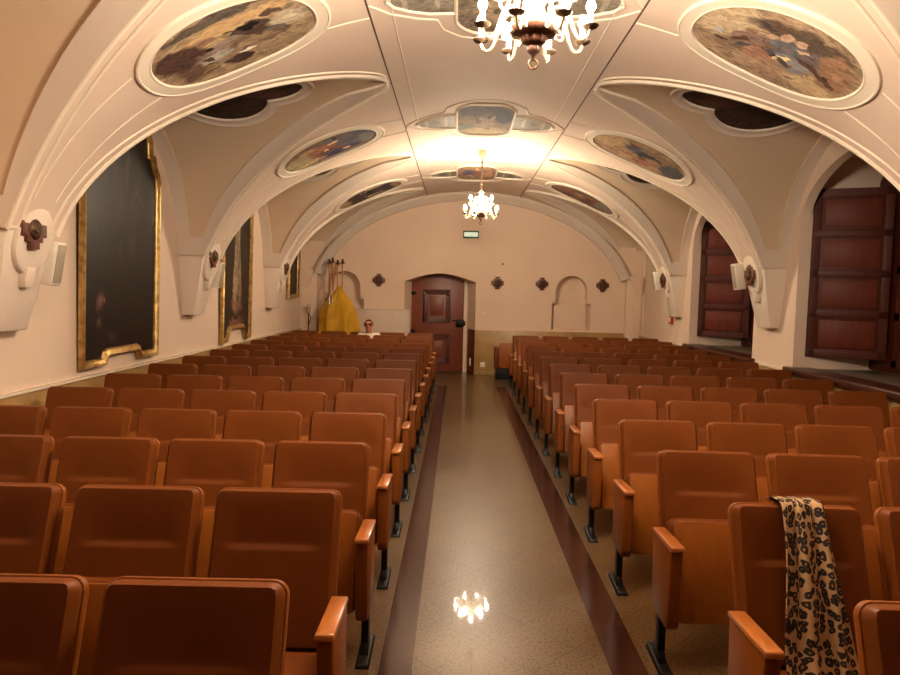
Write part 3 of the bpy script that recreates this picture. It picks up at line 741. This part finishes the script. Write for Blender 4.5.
# ------------------------------------------------------------------ stations: crosses with bronze reliefs
def cross(loc, rz, label, tiltx=0, sc=1.0):
    e = empty('wall_mounted_cross', loc, rz, label=label, cat='cross', group='wooden crosses with bronze reliefs')
    e.scale = (sc, sc, sc)
    if tiltx: e.rotation_euler = (tiltx, 0, rz)
    a, b, c = .05, .135, .088
    poly = [(-a, -b), (a, -b), (a, -c), (c, -c), (c, -a), (b, -a), (b, a), (c, a), (c, c), (a, c), (a, b), (-a, b), (-a, c), (-c, c), (-c, a), (-b, a), (-b, -a), (-c, -a), (-c, -c), (-a, -c)]
    w = MB(); w.prism(poly, lambda x, z, d: (x, -d, z), 0, .026); w.build('wooden_cross', M['crosswood'], e, bevel=.004)
    rows = []
    for i in range(9):
        r = .066*(i/8) if i else .0005
        h = .026+.028*math.sqrt(max(0, 1-(i/8)**2))
        rows.append([((r*math.cos(2*PI*k/24)), -h-.006*math.sin(3*2*PI*k/24+i)*(i/8)*(1-i/8)*3, r*1.12*math.sin(2*PI*k/24)) for k in range(25)])
    w = MB(); w.grid(rows); w.build('bronze_relief', M['bronze'], e, smooth=60)
for x, z, lb in ((-1.628, 1.905, 'cross with bronze relief on back wall between the left niche and the door'), (.803, 1.902, 'cross with bronze relief on back wall, first to the right of the door'),
              (1.717, 1.902, 'cross with bronze relief on back wall, just left of the right niche'), (2.952, 1.9, 'cross with bronze relief on back wall, right of the right niche')):
    cross((x, YB, z), 0, lb, sc=.95)
CL = {(-1, 4.75): 'cross with bronze relief on the nearest corbel of the left wall', (-1, 8.215): 'cross with bronze relief on the left corbel between first and second wall paintings', (-1, 11.68): 'cross with bronze relief on the left corbel between second and third wall paintings',
      (1, 8.215): 'cross with bronze relief on the right corbel between the two shuttered windows', (1, 11.68): 'cross with bronze relief on the right corbel above the red call point'}
tl = math.atan2(.16, SPR-1.36)
SL = {(-1, 4.75): 'white column loudspeaker beside the nearest left corbel', (-1, 8.215): 'white column loudspeaker beside the left corbel between first and second wall paintings',
      (1, 8.215): 'white column loudspeaker beside right corbel, in front of the farther shutters', (1, 11.68): 'white column loudspeaker beside the right corbel with the red call point'}
for (sg, py), lb in CL.items():
    xs = X0+sg*(US+.16*(SPR-1.98)/(SPR-1.36)-.036)
    cross((xs, py+(-.05 if sg < 0 else .0), 2.06 if sg < 0 else 1.985), PI/2 if sg < 0 else -PI/2, lb, 0, 1.0)
for (sg, py), lb in SL.items():
    e = empty('wall_speaker', (X0+sg*(3.33 if sg < 0 else 3.24), py+(.27 if sg < 0 else .27), 1.70 if sg < 0 else 1.82), (PI/2 if sg < 0 else -PI/2), label=lb, cat='speaker', group='column loudspeakers beside the corbels')
    R = Matrix.Rotation(math.radians(10), 3, 'X')
    w = MB(); w.box(R @ Vector((0, -.07, .16)), (.13, .11, .32), 0, R); w.build('case', M['white'], e, bevel=.012)
    w = MB(); w.box(R @ Vector((0, -.127, .16)), (.10, .008, .28), 0, R); w.build('grille', M['grey'], e, bevel=.003)
    w = MB(); w.b2((-.03, -.03, .12), (.03, .26, .2)); w.build('bracket', M['white'], e)

# ------------------------------------------------------------------ chandeliers
def chandelier(py, label, bulb):
    zc = Bz(0)
    e = empty('chandelier', (.30, py, zc), label=label, cat='chandelier', group='lit candle-arm chandeliers')
    Z = lambda z: z+.02-zc
    w = MB(); w.lathe([(0, -.002), (.065, -.002), (.062, -.03), (.052, -.09), (.02, -.125), (0, -.125)], n=24); w.build('ceiling_canopy', M['crystal'], e)
    w = MB(); w.tube([(0, 0, -.12), (0, 0, Z(3.12))], .009, 8)
    for i in range(6): w.lathe([(0, -.02), (.016, -.008), (.016, .008), (0, .02)], (0, 0, -.18-i*.06), 10)
    w.build('rod', M['pan'], e)
    w = MB(); w.lathe([(0, Z(3.14)), (.02, Z(3.13)), (.035, Z(3.10)), (.022, Z(3.07)), (.05, Z(3.04)), (.062, Z(3.0)), (.05, Z(2.95)), (.028, Z(2.92)), (.045, Z(2.895)), (.052, Z(2.86)), (.05, Z(2.82)), (0, Z(2.815))], n=24); w.build('glass_stem', M['crystal'], e)
    sc = lambda a, z: 1+.05*math.cos(12*a)
    w = MB(); w.lathe([(0, Z(2.818)), (.102, Z(2.818)), (.108, Z(2.81)), (.104, Z(2.798)), (.085, Z(2.786)), (.056, Z(2.778)), (.054, Z(2.764)), (.046, Z(2.752)), (.022, Z(2.744)), (.027, Z(2.732)), (.024, Z(2.718)), (.01, Z(2.705)), (.006, Z(2.69)), (0, Z(2.688))], n=48, fn=sc); ds = w.build('bottom_dish', M['dish'], e)
    w = MB(); w.tube([(.02*math.cos(2*PI*i/20), .004, Z(2.668)+.02*math.sin(2*PI*i/20)) for i in range(20)], .0045, 8, True); w.build('finial_ring', M['brass'], ds)
    def arms(n, a0, dz, k):
        path = [(.045, 2.85), (.075, 2.885), (.11, 2.893), (.14, 2.87), (.16, 2.83), (.175, 2.785), (.195, 2.752), (.218, 2.748), (.236, 2.762), (.243, 2.79)]
        P = []
        for i in range(len(path)-1):
            for j in range(4):
                q = j/4; p0 = path[max(i-1, 0)]; p1 = path[i]; p2 = path[i+1]; p3 = path[min(i+2, len(path)-1)]
                P.append(tuple(.5*((2*p1[c])+(-p0[c]+p2[c])*q+(2*p0[c]-5*p1[c]+4*p2[c]-p3[c])*q*q+(-p0[c]+3*p1[c]-3*p2[c]+p3[c])*q**3) for c in (0, 1)))
        P.append(path[-1])
        am = MB(); am.tube([(r*k, 0, Z(z)+dz) for r, z in P], .0065, 8)
        am.tube([((.125+.022*math.cos(q))*k, 0, Z(2.835)+dz+.022*math.sin(q)) for q in [1.6-2*PI*.8*i/14 for i in range(15)]], .006, 6)
        am.tube([((.125+.018*math.cos(q))*k, 0, Z(2.80)+dz+.018*math.sin(q)) for q in [2*PI*i/12 for i in range(12)]], .005, 6, True)
        mA = am.mesh('arm', M['crystal'])
        pn = MB(); pn.lathe([(0, -.008), (.012, -.008), (.03, .0), (.036, .008), (.033, .010), (.012, .004), (0, .004)], n=20); mP = pn.mesh('drip_pan', M['pan'])
        cd = MB(); cd.lathe([(0, .004), (.011, .004), (.011, .062), (0, .062)], n=14); mC = cd.mesh('candle_sleeve', M['candle'])
        bl = MB(); bl.lathe([(0, .06), (.008, .062), (.018, .078), (.019, .09), (.013, .106), (.003, .122), (0, .123)], n=10); mB = bl.mesh('bulb', bulb)
        for i in range(n):
            a = inst('arm', mA, e, rot=(0, 0, a0+2*PI*i/n))
            for nm, mm in (('drip_pan', mP), ('candle_sleeve', mC), ('bulb', mB)):
                inst(nm, mm, a, (.243*k, 0, Z(2.79)+dz))
    arms(8, PI/8, 0, 1.0)
    arms(4, 0, .15, .62)
    return e
chandelier(3.05, 'larger-looking lit chandelier with dark dish at the top of the view, nearest the camera', M['bulb'])
chandelier(9.95, 'lit chandelier hanging on a thin rod above the far half of the aisle', M['bulbfar'])

# ------------------------------------------------------------------ auditorium chairs (face -y, origin on the floor under the seat)
PITCH = .545
def cushion(wid, h, lo, hi, depth, mt, name, crease=True, rad=.035):
    """upholstered slab between lower point lo and upper point hi (y,z) of its rear plane; front bulges towards -y"""
    lo, hi = Vector((0, *lo)), Vector((0, *hi)); ax = (hi-lo); L = ax.length; ax.normalize(); nrm = Vector((0, -ax.z, ax.y))
    nx, nz = 30, 52
    rows = []
    def edge(x, z):       # rounded-rectangle inset distance
        dx, dz = wid/2-abs(x), min(z, L-z)
        return dx, dz
    for j in range(nz+1):
        r = []
        zz = j/nz
        z = L*(zz)
        for i in range(nx+1):
            x = -wid/2+wid*i/nx
            # round corners in plane
            cx, cz = max(abs(x)-(wid/2-rad), 0), max(abs(z-L/2)-(L/2-rad), 0)
            q = math.hypot(cx, cz); xx, zz2 = x, z
            if cx > 0 and cz > 0 and q > 0:
                k = max(cx, cz)/q
                xx = math.copysign(wid/2-rad+cx*k, x); zz2 = L/2+math.copysign(L/2-rad+cz*k, z-L/2)
            dx, dz = edge(xx, zz2)
            ex, ez = abs(xx)-(wid/2-rad), abs(zz2-L/2)-(L/2-rad)
            e = rad-math.hypot(ex, ez) if (ex > 0 and ez > 0) else min(dx, dz)
            d = depth*(1-.55*max(0, 1-e/.014)**2.4)
            if crease:
                t = (L-zz2)/L
                wgt = 1/(1+math.exp((abs(xx)-wid*.33)/.012))
                if t < .36: ind = .012*max(0, (t-.08)/.28)**1.3
                elif t < .385: ind = .012*(1-(t-.36)/.025)
                else: ind = 0
                d -= ind*wgt
            r.append(lo+ax*zz2+Vector((xx, 0, 0))+nrm*d)
        rows.append(r)
    w = MB(); w.grid(rows)
    back = [[p-nrm*0 for p in r] for r in rows]
    bk = []
    for j in range(nz+1):
        bk.append([rows[j][i]-nrm*((rows[j][i]-lo).dot(nrm)) for i in range(nx+1)])
    # rim
    rim = [rows[0][i] for i in range(nx+1)]+[rows[j][nx] for j in range(1, nz+1)]+[rows[nz][i] for i in range(nx-1, -1, -1)]+[rows[j][0] for j in range(nz-1, 0, -1)]
    rimb = [p-nrm*((p-lo).dot(nrm)) for p in rim]
    w.grid([rim+[rim[0]], rimb+[rimb[0]]])
    w.add(rimb, [tuple(range(len(rimb)))])
    return w.mesh(name, mt, smooth=50)
def shell(wid, lo, hi, th, mt, name, rad=.04, bev=.006):
    lo, hi = Vector((0, *lo)), Vector((0, *hi)); ax = (hi-lo); L = ax.length; ax.normalize(); nrm = Vector((0, -ax.z, ax.y))
    poly = rrect(wid/2, L/2, rad, 5)
    w = MB(); w.prism(poly, lambda a, b, d: lo+ax*(b+L/2)+Vector((a, 0, 0))+nrm*d, -th, 0)
    return w.mesh(name, mt, bevel=bev)
B_LO, B_HI = (.155, .40), (.345, .934)
mBack = cushion(.466, 0, (B_LO[0], B_LO[1]), (B_HI[0]-.002, B_HI[1]-.006), .042, M['vinyl'], 'back_cushion')
mShell = shell(.478, B_LO, B_HI, .03, M['vinyl2'], 'back_shell')
S_LO, S_HI = (-.004, .205), (.125, .655)
mPan = shell(.418, (S_LO[0]-.001, S_LO[1]+.004), (S_HI[0]-.001, S_HI[1]-.012), -.016, M['ply'], 'seat_panel', .02, .003)
# the seat cushion folds up behind its plywood panel
def flip_cushion():
    lo, hi = Vector((0, *S_LO)), Vector((0, *S_HI)); ax = (hi-lo); L = ax.length; ax.normalize(); nrm = Vector((0, ax.z, -ax.y))
    poly = rrect(.228, L/2, .05, 6)
    w = MB(); w.prism(poly, lambda a, b, d: lo+ax*(b+L/2)+Vector((a, 0, 0))+nrm*d, .0, .085)
    return w.mesh('seat_cushion', M['vinyl'], bevel=.018, segs=3)
mSeat = flip_cushion()
def down_seat():
    w = MB(); w.prism(rrect(.235, .22, .05, 6), lambda a, b, d: (a, -.07+b, .335+d+.06*(-b)), .0, .085); c = w.mesh('seat_cushion', M['vinyl'], bevel=.018, segs=3)
    w = MB(); w.prism(rrect(.212, .2, .02, 4), lambda a, b, d: (a, -.07+b, .320+d+.06*(-b)), .0, .014); p = w.mesh('seat_panel', M['ply'], bevel=.003)
    return c, p
mSeatD, mPanD = down_seat()
# armrest panel with wooden cap
w = MB(); aw = .028
pr = [(-.165, .60), (-.152, .27), (-.13, .235), (.095, .235), (.12, .27), (.14, .588)]
w.prism(pr, lambda a, b, d: (d, a, b), -aw, aw); mArm = w.mesh('armrest', M['vinyl2'], bevel=.012)
w = MB(); w.prism([(-.178, .602), (-.172, .624), (.145, .606), (.145, .586), (-.165, .598)], lambda a, b, d: (d, a, b), -aw-.003, aw+.003); mCap = w.mesh('arm_cap', M['cap'], bevel=.007)
w = MB(); w.b2((-.017, .005, .03), (.017, .065, .28)); mPost = w.mesh('leg_post', M['black'], bevel=.005)
w = MB(); FY = .045
w.hexa([(-.034, -.15, 0), (.034, -.15, 0), (.034, .13, 0), (-.034, .13, 0), (-.026, -.14, .018), (.026, -.14, .018), (.026, .12, .03), (-.026, .12, .03)])
w.hexa([(-.02, -.07, .015), (.02, -.07, .015), (.02, .06, .015), (-.02, .06, .015), (-.015, -.035, .075), (.015, -.035, .075), (.015, .035, .075), (-.015, .035, .075)])
w.v = [(a, b+FY, c) for a, b, c in w.v]; mFoot = w.mesh('foot_plate', M['black'], bevel=.004)

def make_arm(t, x):
    a = inst('armrest', mArm, t, (x, 0, 0)); inst('arm_cap', mCap, a)
    p = inst('leg', mPost, t, (x, 0, 0)); inst('foot_plate', mFoot, p)
def make_chair(loc, rz, aisle, both, label, group, down=False, pt=PITCH):
    t = empty('auditorium_chair', loc, rz, label=label, cat='chair', group=group)
    b = inst('backrest', mBack, t)
    inst('back_shell', mShell, t)
    inst('seat_cushion', mSeatD if down else mSeat, t); inst('seat_panel', mPanD if down else mPan, t)
    make_arm(t, aisle*pt/2)
    if both: make_arm(t, -aisle*pt/2)
    return t
ORD = ['first', 'second', 'third', 'fourth', 'fifth', 'sixth', 'seventh', 'eighth', 'ninth', 'tenth', 'eleventh', 'twelfth', 'thirteenth', 'fourteenth']
ROWY = [1.42+.835*k for k in range(14)]
chairs = {}
for side, ax0, rot in ((-1, -.395, math.radians(.8)), (1, .978, math.radians(-1.5))):
    for k, y in enumerate(ROWY):
        for j in range(5):
            pt = .531 if side < 0 else .541; dx = side*(pt*(j+.5))
            x = ax0+dx*math.cos(rot); yy = y+dx*math.sin(rot)
            if side > 0 and k < 2: x += .022; yy -= .03
            occupied = (side < 0 and k == 13 and j == 2)
            seat = 'aisle seat' if j == 0 else ('seat nearest the wall' if j == 4 else '%s seat from aisle' % ORD[j])
            wh = 'left' if side < 0 else 'right'
            lb = 'orange-brown chair %s of aisle, %s row from front, %s' % (wh, ORD[k], seat)
            if occupied: lb = 'orange-brown chair with its seat down under the seated person, last left-hand row'
            if side > 0 and k == 1 and j == 0: lb = 'orange-brown chair with a leopard-print scarf over its back'
            chairs[(side, k, j)] = make_chair((x, yy, 0), rot, -side, j == 4 and not (side > 0 and k < 2), lb, 'chairs in the %s-hand block' % wh, occupied or (k == 1 and j == 0), pt)

# ------------------------------------------------------------------ leopard scarf
def leopard():
    m, t, b = nt('leopard_print_cloth'); L = t.links
    uv = t.nodes.new('ShaderNodeUVMap'); uv.uv_map = 'UVMap'
    n = t.nodes.new('ShaderNodeTexNoise'); n.inputs['Scale'].default_value = 14; L.new(uv.outputs[0], n.inputs['Vector'])
    s = t.nodes.new('ShaderNodeVectorMath'); s.operation = 'SCALE'; s.inputs['Scale'].default_value = .05; L.new(n.outputs['Color'], s.inputs[0])
    a = t.nodes.new('ShaderNodeVectorMath'); L.new(uv.outputs[0], a.inputs[0]); L.new(s.outputs[0], a.inputs[1])
    v = t.nodes.new('ShaderNodeTexVoronoi'); v.voronoi_dimensions = '2D'; v.inputs['Scale'].default_value = 31; v.inputs['Randomness'].default_value = .8; L.new(a.outputs[0], v.inputs['Vector'])
    n2 = t.nodes.new('ShaderNodeTexNoise'); n2.inputs['Scale'].default_value = 42; L.new(uv.outputs[0], n2.inputs['Vector'])
    ad = t.nodes.new('ShaderNodeMath'); ad.operation = 'MULTIPLY_ADD'; ad.inputs[1].default_value = .42; L.new(n2.outputs['Fac'], ad.inputs[0]); L.new(v.outputs['Distance'], ad.inputs[2])
    r = t.nodes.new('ShaderNodeValToRGB'); r.color_ramp.interpolation = 'CONSTANT'; e = r.color_ramp.elements
    e[0].position = 0; e[0].color = (*lin((150,104,62)), 1); e[1].position = .29; e[1].color = (*lin((22,15,13)), 1)
    q = e.new(.635); q.color = (*lin((176,140,98)), 1)
    L.new(ad.outputs[0], r.inputs['Fac']); L.new(r.outputs['Color'], b.inputs['Base Color']); b.inputs['Roughness'].default_value = .85
    return m
c = chairs[(1, 1, 0)]; sc = empty('leopard_scarf', (c.location.x, c.location.y, 0), c.rotation_euler.z, label='leopard-print scarf draped over the back of an orange-brown chair', cat='scarf')
# path over the backrest in (y, z): hangs behind, passes over the top, falls in front
bl, bh = Vector(B_LO), Vector(B_HI); axv = (bh-bl).normalized(); nv = Vector((-axv.y, axv.x))
path = []
for i in range(8): path.append(bh-axv*(.34-.33*i/7)-nv*.042)
top = [bh+axv*.012-nv*.03, bh+axv*.016+nv*.01, bh+axv*.008+nv*.055]
path += top
for i in range(1, 28): path.append(bh+axv*(.008-.505*i/27)+nv*(.072+.016*math.sin(i*.1)))
last = path[-1]
for i in range(1, 14): path.append(last+Vector((-.010*i, -.018*i-.0004*i*i)))
path = [Vector((p.x, max(p.y, .05))) for p in path]
acc = [0]
for a_, b_ in zip(path[:-1], path[1:]): acc.append(acc[-1]+(b_-a_).length)
rows, uvs = [], []
nx = 36
for i, p in enumerate(path):
    s_ = acc[i]; dn = max(0, s_-acc[10])/(acc[-1]-acc[10])
    xl_, xr_ = -.082-.06*dn+(.06 if i < 8 else 0), .066+.01*dn+.10*dn**1.5
    r, uu = [], []
    for j in range(nx+1):
        q = j/nx; x = xl_+(xr_-xl_)*q
        f = (.008+.014*min(1, dn*2))*(math.sin(q*15+1.2*dn*3)+.5*math.sin(q*29+dn*5+1))
        d = nv if i > 9 else -nv
        off = d*(max(0, f*.75+.012))
        r.append((x+.004*math.sin(q*22+dn*9), p.x+off.x, p.y+(off.y if i > 10 else .002))); uu.append((q*(.30+.1*dn), s_))
    rows.append(r); uvs.append(uu)
w = MB(); w.grid(rows, 0, uvs); me = w.mesh('cloth', leopard(), smooth=80)
o = inst('cloth', me, sc); md = o.modifiers.new('thick', 'SOLIDIFY'); md.thickness = .004; md.offset = 1

# ------------------------------------------------------------------ seated person
cm = chairs[(-1, 13, 2)]
px, pyy = cm.location.x+.14, cm.location.y
def skin_mesh(name, chains, mt, sub=2):
    """chains: list of (points, radii, parent_chain_index or None, parent_vertex)"""
    vs, es, rs, roots = [], [], [], []
    start = []
    for pts, rad, par, pv in chains:
        base = len(vs); start.append(base)
        for i, (p, r) in enumerate(zip(pts, rad)):
            vs.append(p); rs.append(r)
            if i > 0: es.append((base+i-1, base+i))
        if par is None: roots.append(base)
        else: es.append((start[par]+pv, base))
    me = bpy.data.meshes.new(name); me.from_pydata(vs, es, []); o = bpy.data.objects.new(name, me); COL.objects.link(o)
    md = o.modifiers.new('s', 'SKIN'); md.use_smooth_shade = True
    for i, sv in enumerate(me.skin_vertices[0].data):
        r = rs[i]; sv.radius = r if isinstance(r, tuple) else (r, r); sv.use_root = i in roots
    s2 = o.modifiers.new('d', 'SUBSURF'); s2.levels = sub; s2.render_levels = sub
    dg = bpy.context.evaluated_depsgraph_get(); dg.update()
    m2 = bpy.data.meshes.new_from_object(o.evaluated_get(dg)); bpy.data.objects.remove(o)
    m2.materials.clear(); m2.materials.append(mt); m2.shade_smooth(); m2.name = name
    return m2
pe = empty('person', (px, pyy, 0), 0, label='person in white shirt and dark glasses seated in the last left-hand row', cat='person')
spine = [(0, .06, .50), (0, .09, .62), (0, .11, .74), (0, .115, .84), (0, .10, .905), (0, .078, .945), (0, .062, .968)]
srad = [(.15, .12), (.14, .11), (.15, .11), (.16, .105), (.11, .085), (.056, .058), (.05, .054)]
head = [(0, .038, 1.012), (0, .045, 1.075), (0, .05, 1.12), (0, .052, 1.15)]
hrad = [(.06, .074), (.074, .092), (.072, .09), (.05, .06)]
chains = [(spine, srad, None, 0), (head, hrad, 0, 6)]
for s in (-1, 1):
    i0 = len(chains)
    chains.append(([(s*.155, .11, .875), (s*.20, .08, .80), (s*.232, .05, .72), (s*.232, .03, .675), (s*.20, -.10, .64), (s*.16, -.20, .59), (s*.15, -.235, .565)], [.062, .055, .047, .043, .038, .03, .034], 0, 3))
    hx = s*.15
    for f, (dx, ln) in enumerate(((-.03, .058), (-.01, .068), (.01, .064), (.029, .05))):
        chains.append(([(hx+dx*.8, -.255, .562), (hx+dx, -.255-ln*.5, .566), (hx+dx, -.255-ln*.85, .55), (hx+dx, -.255-ln, .535)], [.0105, .0095, .009, .008], None, 0))
    chains.append(([(hx-s*.025, -.225, .56), (hx-s*.05, -.25, .56), (hx-s*.055, -.28, .548)], [.012, .0105, .009], None, 0))
    chains.append(([(s*.085, .02, .52), (s*.10, -.14, .53), (s*.11, -.34, .52), (s*.11, -.37, .44), (s*.11, -.35, .25), (s*.11, -.34, .09), (s*.112, -.36, .05), (s*.115, -.46, .035)], [.085, .078, .06, .056, .052, .038, .04, .034], 0, 0))
inst('body', skin_mesh('body', chains, M['skin']), pe)
w = MB()
w.lathe([(0, 0), (.012, 0), (.016, .012), (.009, .038), (0, .042)], (0, -.052, 1.055), 10); w.build('nose', M['skin'], pe)
for s in (-1, 1):
    w = MB(); w.lathe([(0, -.03), (.012, -.026), (.016, 0), (.018, .02), (0, .032)], (s*.078, .05, 1.075), 10); w.build('ear', M['skin'], pe)
w = MB(); w.box((0, -.05, 1.035), (.045, .01, .008)); w.build('mouth', mat('lips', (150,78,66), .5), pe, bevel=.003)
# hair: a cap round the sides and back
rows = []
for i in range(9):
    el = math.radians(2+88*i/8)
    r = []
    for k in range(25):
        a = 2*PI*k/24; front = max(0, -math.sin(a))
        e2 = max(el, math.radians(58)*front**.7)
        r.append((.081*math.cos(a)*math.cos(e2), .052+.099*math.sin(a)*math.cos(e2), 1.088+.088*math.sin(e2)))
    rows.append(r)
w = MB(); w.grid(rows); w.build('hair', M['hair'], pe, smooth=60)
w = MB()
for s in (-1, 1):
    w.tube([(s*.034+.026*math.cos(2*PI*i/16), -.052+.01*abs(math.cos(2*PI*i/16)), 1.092+.019*math.sin(2*PI*i/16)) for i in range(16)], .004, 6, True)
    w.tube([(s*.06, -.045, 1.096), (s*.08, .0, 1.096), (s*.082, .05, 1.09)], .003, 6)
    w.lathe([(0, 0), (.024, 0), (.024, .003), (0, .003)], (0, 0, 0), 14) if False else None
    w.prism([(s*.034+.024*math.cos(2*PI*i/14), 1.092+.018*math.sin(2*PI*i/14)) for i in range(14)], lambda a, b, d: (a, d, b), -.05, -.046)
w.tube([(-.01, -.054, 1.096), (.01, -.054, 1.096)], .003, 6); w.build('glasses', M['glass'], pe)
sh = [([(0, .06, .52), (0, .09, .62), (0, .11, .74), (0, .115, .84), (0, .102, .905), (0, .085, .95)], [(.17, .14), (.158, .128), (.166, .126), (.176, .12), (.12, .098), (.07, .07)], None, 0)]
for s in (-1, 1):
    sh.append(([(s*.155, .11, .875), (s*.20, .08, .80), (s*.232, .05, .735), (s*.233, .04, .70)], [.075, .068, .06, .058], 0, 3))
inst('shirt', skin_mesh('shirt', sh, M['shirt']), pe)
tr = [([(0, .06, .50), (0, .07, .56)], [(.17, .13), (.165, .135)], None, 0)]
for s in (-1, 1):
    tr.append(([(s*.085, .02, .52), (s*.10, -.14, .53), (s*.11, -.34, .52), (s*.11, -.37, .44), (s*.11, -.35, .25), (s*.11, -.34, .10)], [.095, .09, .072, .068, .064, .056], 0, 0))
inst('trousers', skin_mesh('trousers', tr, M['trouser']), pe)
for s in (-1, 1):
    w = MB(); w.prism([(-.045, .06), (-.045, -.12), (-.03, -.17), (0, -.185), (.03, -.17), (.045, -.12), (.04, .06), (0, .075)], lambda a, b, d: (s*.115+a, -.36+b, d), 0.001, .075); w.build('shoe', M['black'], pe, bevel=.015)

# ------------------------------------------------------------------ folded canopy with poles, bracket, bench
ce = empty('processional_canopy', (-2.37, 13.78, 0), label='folded yellow canopy with four wooden poles standing in the back left corner', cat='canopy')
def fold(a, z): return 1+.10*math.sin(7*a+z*3)+.04*math.sin(13*a-2*z)
prof = [(0, 0), (.40, .01), (.41, .3), (.40, .7), (.385, .95), (.355, 1.18), (.30, 1.34), (.22, 1.48), (.13, 1.60), (.07, 1.69), (.05, 1.73), (.06, 1.76), (0, 1.765)]
P2 = []
for (r0, z0), (r1, z1) in zip(prof[:-1], prof[1:]):
    for i in range(4): P2.append((r0+(r1-r0)*i/4, z0+(z1-z0)*i/4))
w = MB(); w.lathe(P2, n=64, fn=fold); cl = w.build('yellow_cover', M['yellow'], ce); cl.scale = (1, .72, 1)
for i, (xa, xb, yy, zt_) in enumerate(((-.24, -.22, .08, 2.21), (-.16, -.155, .10, 2.24), (-.06, -.06, .12, 2.20), (.04, .04, .13, 2.22))):
    w = MB(); w.tube([(xa*.6, yy*.2, .05), (xb, yy, zt_)], .014, 8); p = w.build('pole', M['pole'], ce)
    w = MB(); w.lathe([(0, -.01), (.02, -.01), (.03, .015), (.018, .035), (.026, .06), (.012, .09), (0, .1)], (xb, yy, zt_), 12)
    w.b2((xb-.05, yy-.008, zt_+.0), (xb+.05, yy+.008, zt_+.02)); w.build('finial', M['brass'], p)
for i in range(2):
    w = MB(); w.tube([(-.20+i*.06, -.27, .5), (-.17+i*.06, -.16, 1.45), (-.155+i*.05, -.04, 1.85), (-.15+i*.05, .07, 2.15)], .013, 8); w.build('front_pole', M['cap'], ce)
be = empty('wall_bracket', (-3.02, YB-.25, 0), label='slender dark stand with a small pale holder in the back left corner', cat='stand')
w = MB(); w.lathe([(0, 0), (.12, 0), (.12, .02), (.02, .04), (.012, .06), (.012, 1.22), (0, 1.23)], n=16); w.build('stem', M['iron'], be)
w = MB(); w.lathe([(0, 1.2), (.03, 1.21), (.05, 1.3), (.04, 1.38), (0, 1.39)], n=16); w.build('holder', M['grey'], be)
w = MB(); w.tube([(.0, 0, .95), (.05, -.01, 1.1), (.02, 0, 1.2)], .008, 6); w.build('hook', M['iron'], be)
# lone wooden seat end behind the last right-hand row
bn = empty('wooden_bench', (1.0, 13.45, 0), label='low wooden bench with dark base against the back wall, behind the last right-hand row', cat='bench')
w = MB(); w.b2((-.16, 0, .23), (.36, .03, .73)); w.build('front_board', M['ply'], bn, bevel=.006)
w = MB(); w.b2((-.25, .02, .22), (-.17, .36, .63)); w.build('end_panel', M['mahog'], bn, bevel=.006)
w = MB(); w.b2((-.22, .06, 0.0), (.36, .34, .225)); w.build('base', M['black'], bn, bevel=.006)
w = MB(); w.b2((-.17, .03, .42), (.36, .36, .45)); w.build('seat_board', M['ply'], bn, bevel=.005)

# ------------------------------------------------------------------ camera, world, view
f, Hc = 690, 1.7
roll = math.radians(1.3); u, v = 458-450, 292-337.5
c_, s_ = math.cos(roll), math.sin(roll)
u0 = c_*u+s_*v; v0 = -s_*u+c_*v
p = math.atan2(-v0, f); yw = math.atan2(u0*math.cos(p), f)
fw = Vector((-math.sin(yw)*math.cos(p), math.cos(yw)*math.cos(p), -math.sin(p))); rt = Vector((math.cos(yw), math.sin(yw), 0)); dn = fw.cross(rt)
ru = c_*rt-s_*dn; rv = s_*rt+c_*dn
cam = bpy.data.cameras.new('camera'); cam.sensor_width = 36; cam.lens = f/900*36; cam.clip_start = .05; cam.clip_end = 60
co = bpy.data.objects.new('camera', cam); COL.objects.link(co)
co.matrix_world = Matrix(((ru.x, -rv.x, -fw.x, 0), (ru.y, -rv.y, -fw.y, 0), (ru.z, -rv.z, -fw.z, Hc), (0, 0, 0, 1)))
scene.camera = co
wd = bpy.data.worlds.new('world'); scene.world = wd; wd.use_nodes = True
wd.node_tree.nodes['Background'].inputs[0].default_value = (.02, .015, .01, 1); wd.node_tree.nodes['Background'].inputs[1].default_value = .2
scene.view_settings.view_transform = 'Standard'; scene.view_settings.look = 'None'
scene.view_settings.gamma = 1; scene.view_settings.use_curve_mapping = False
scene.view_settings.exposure = 2.28
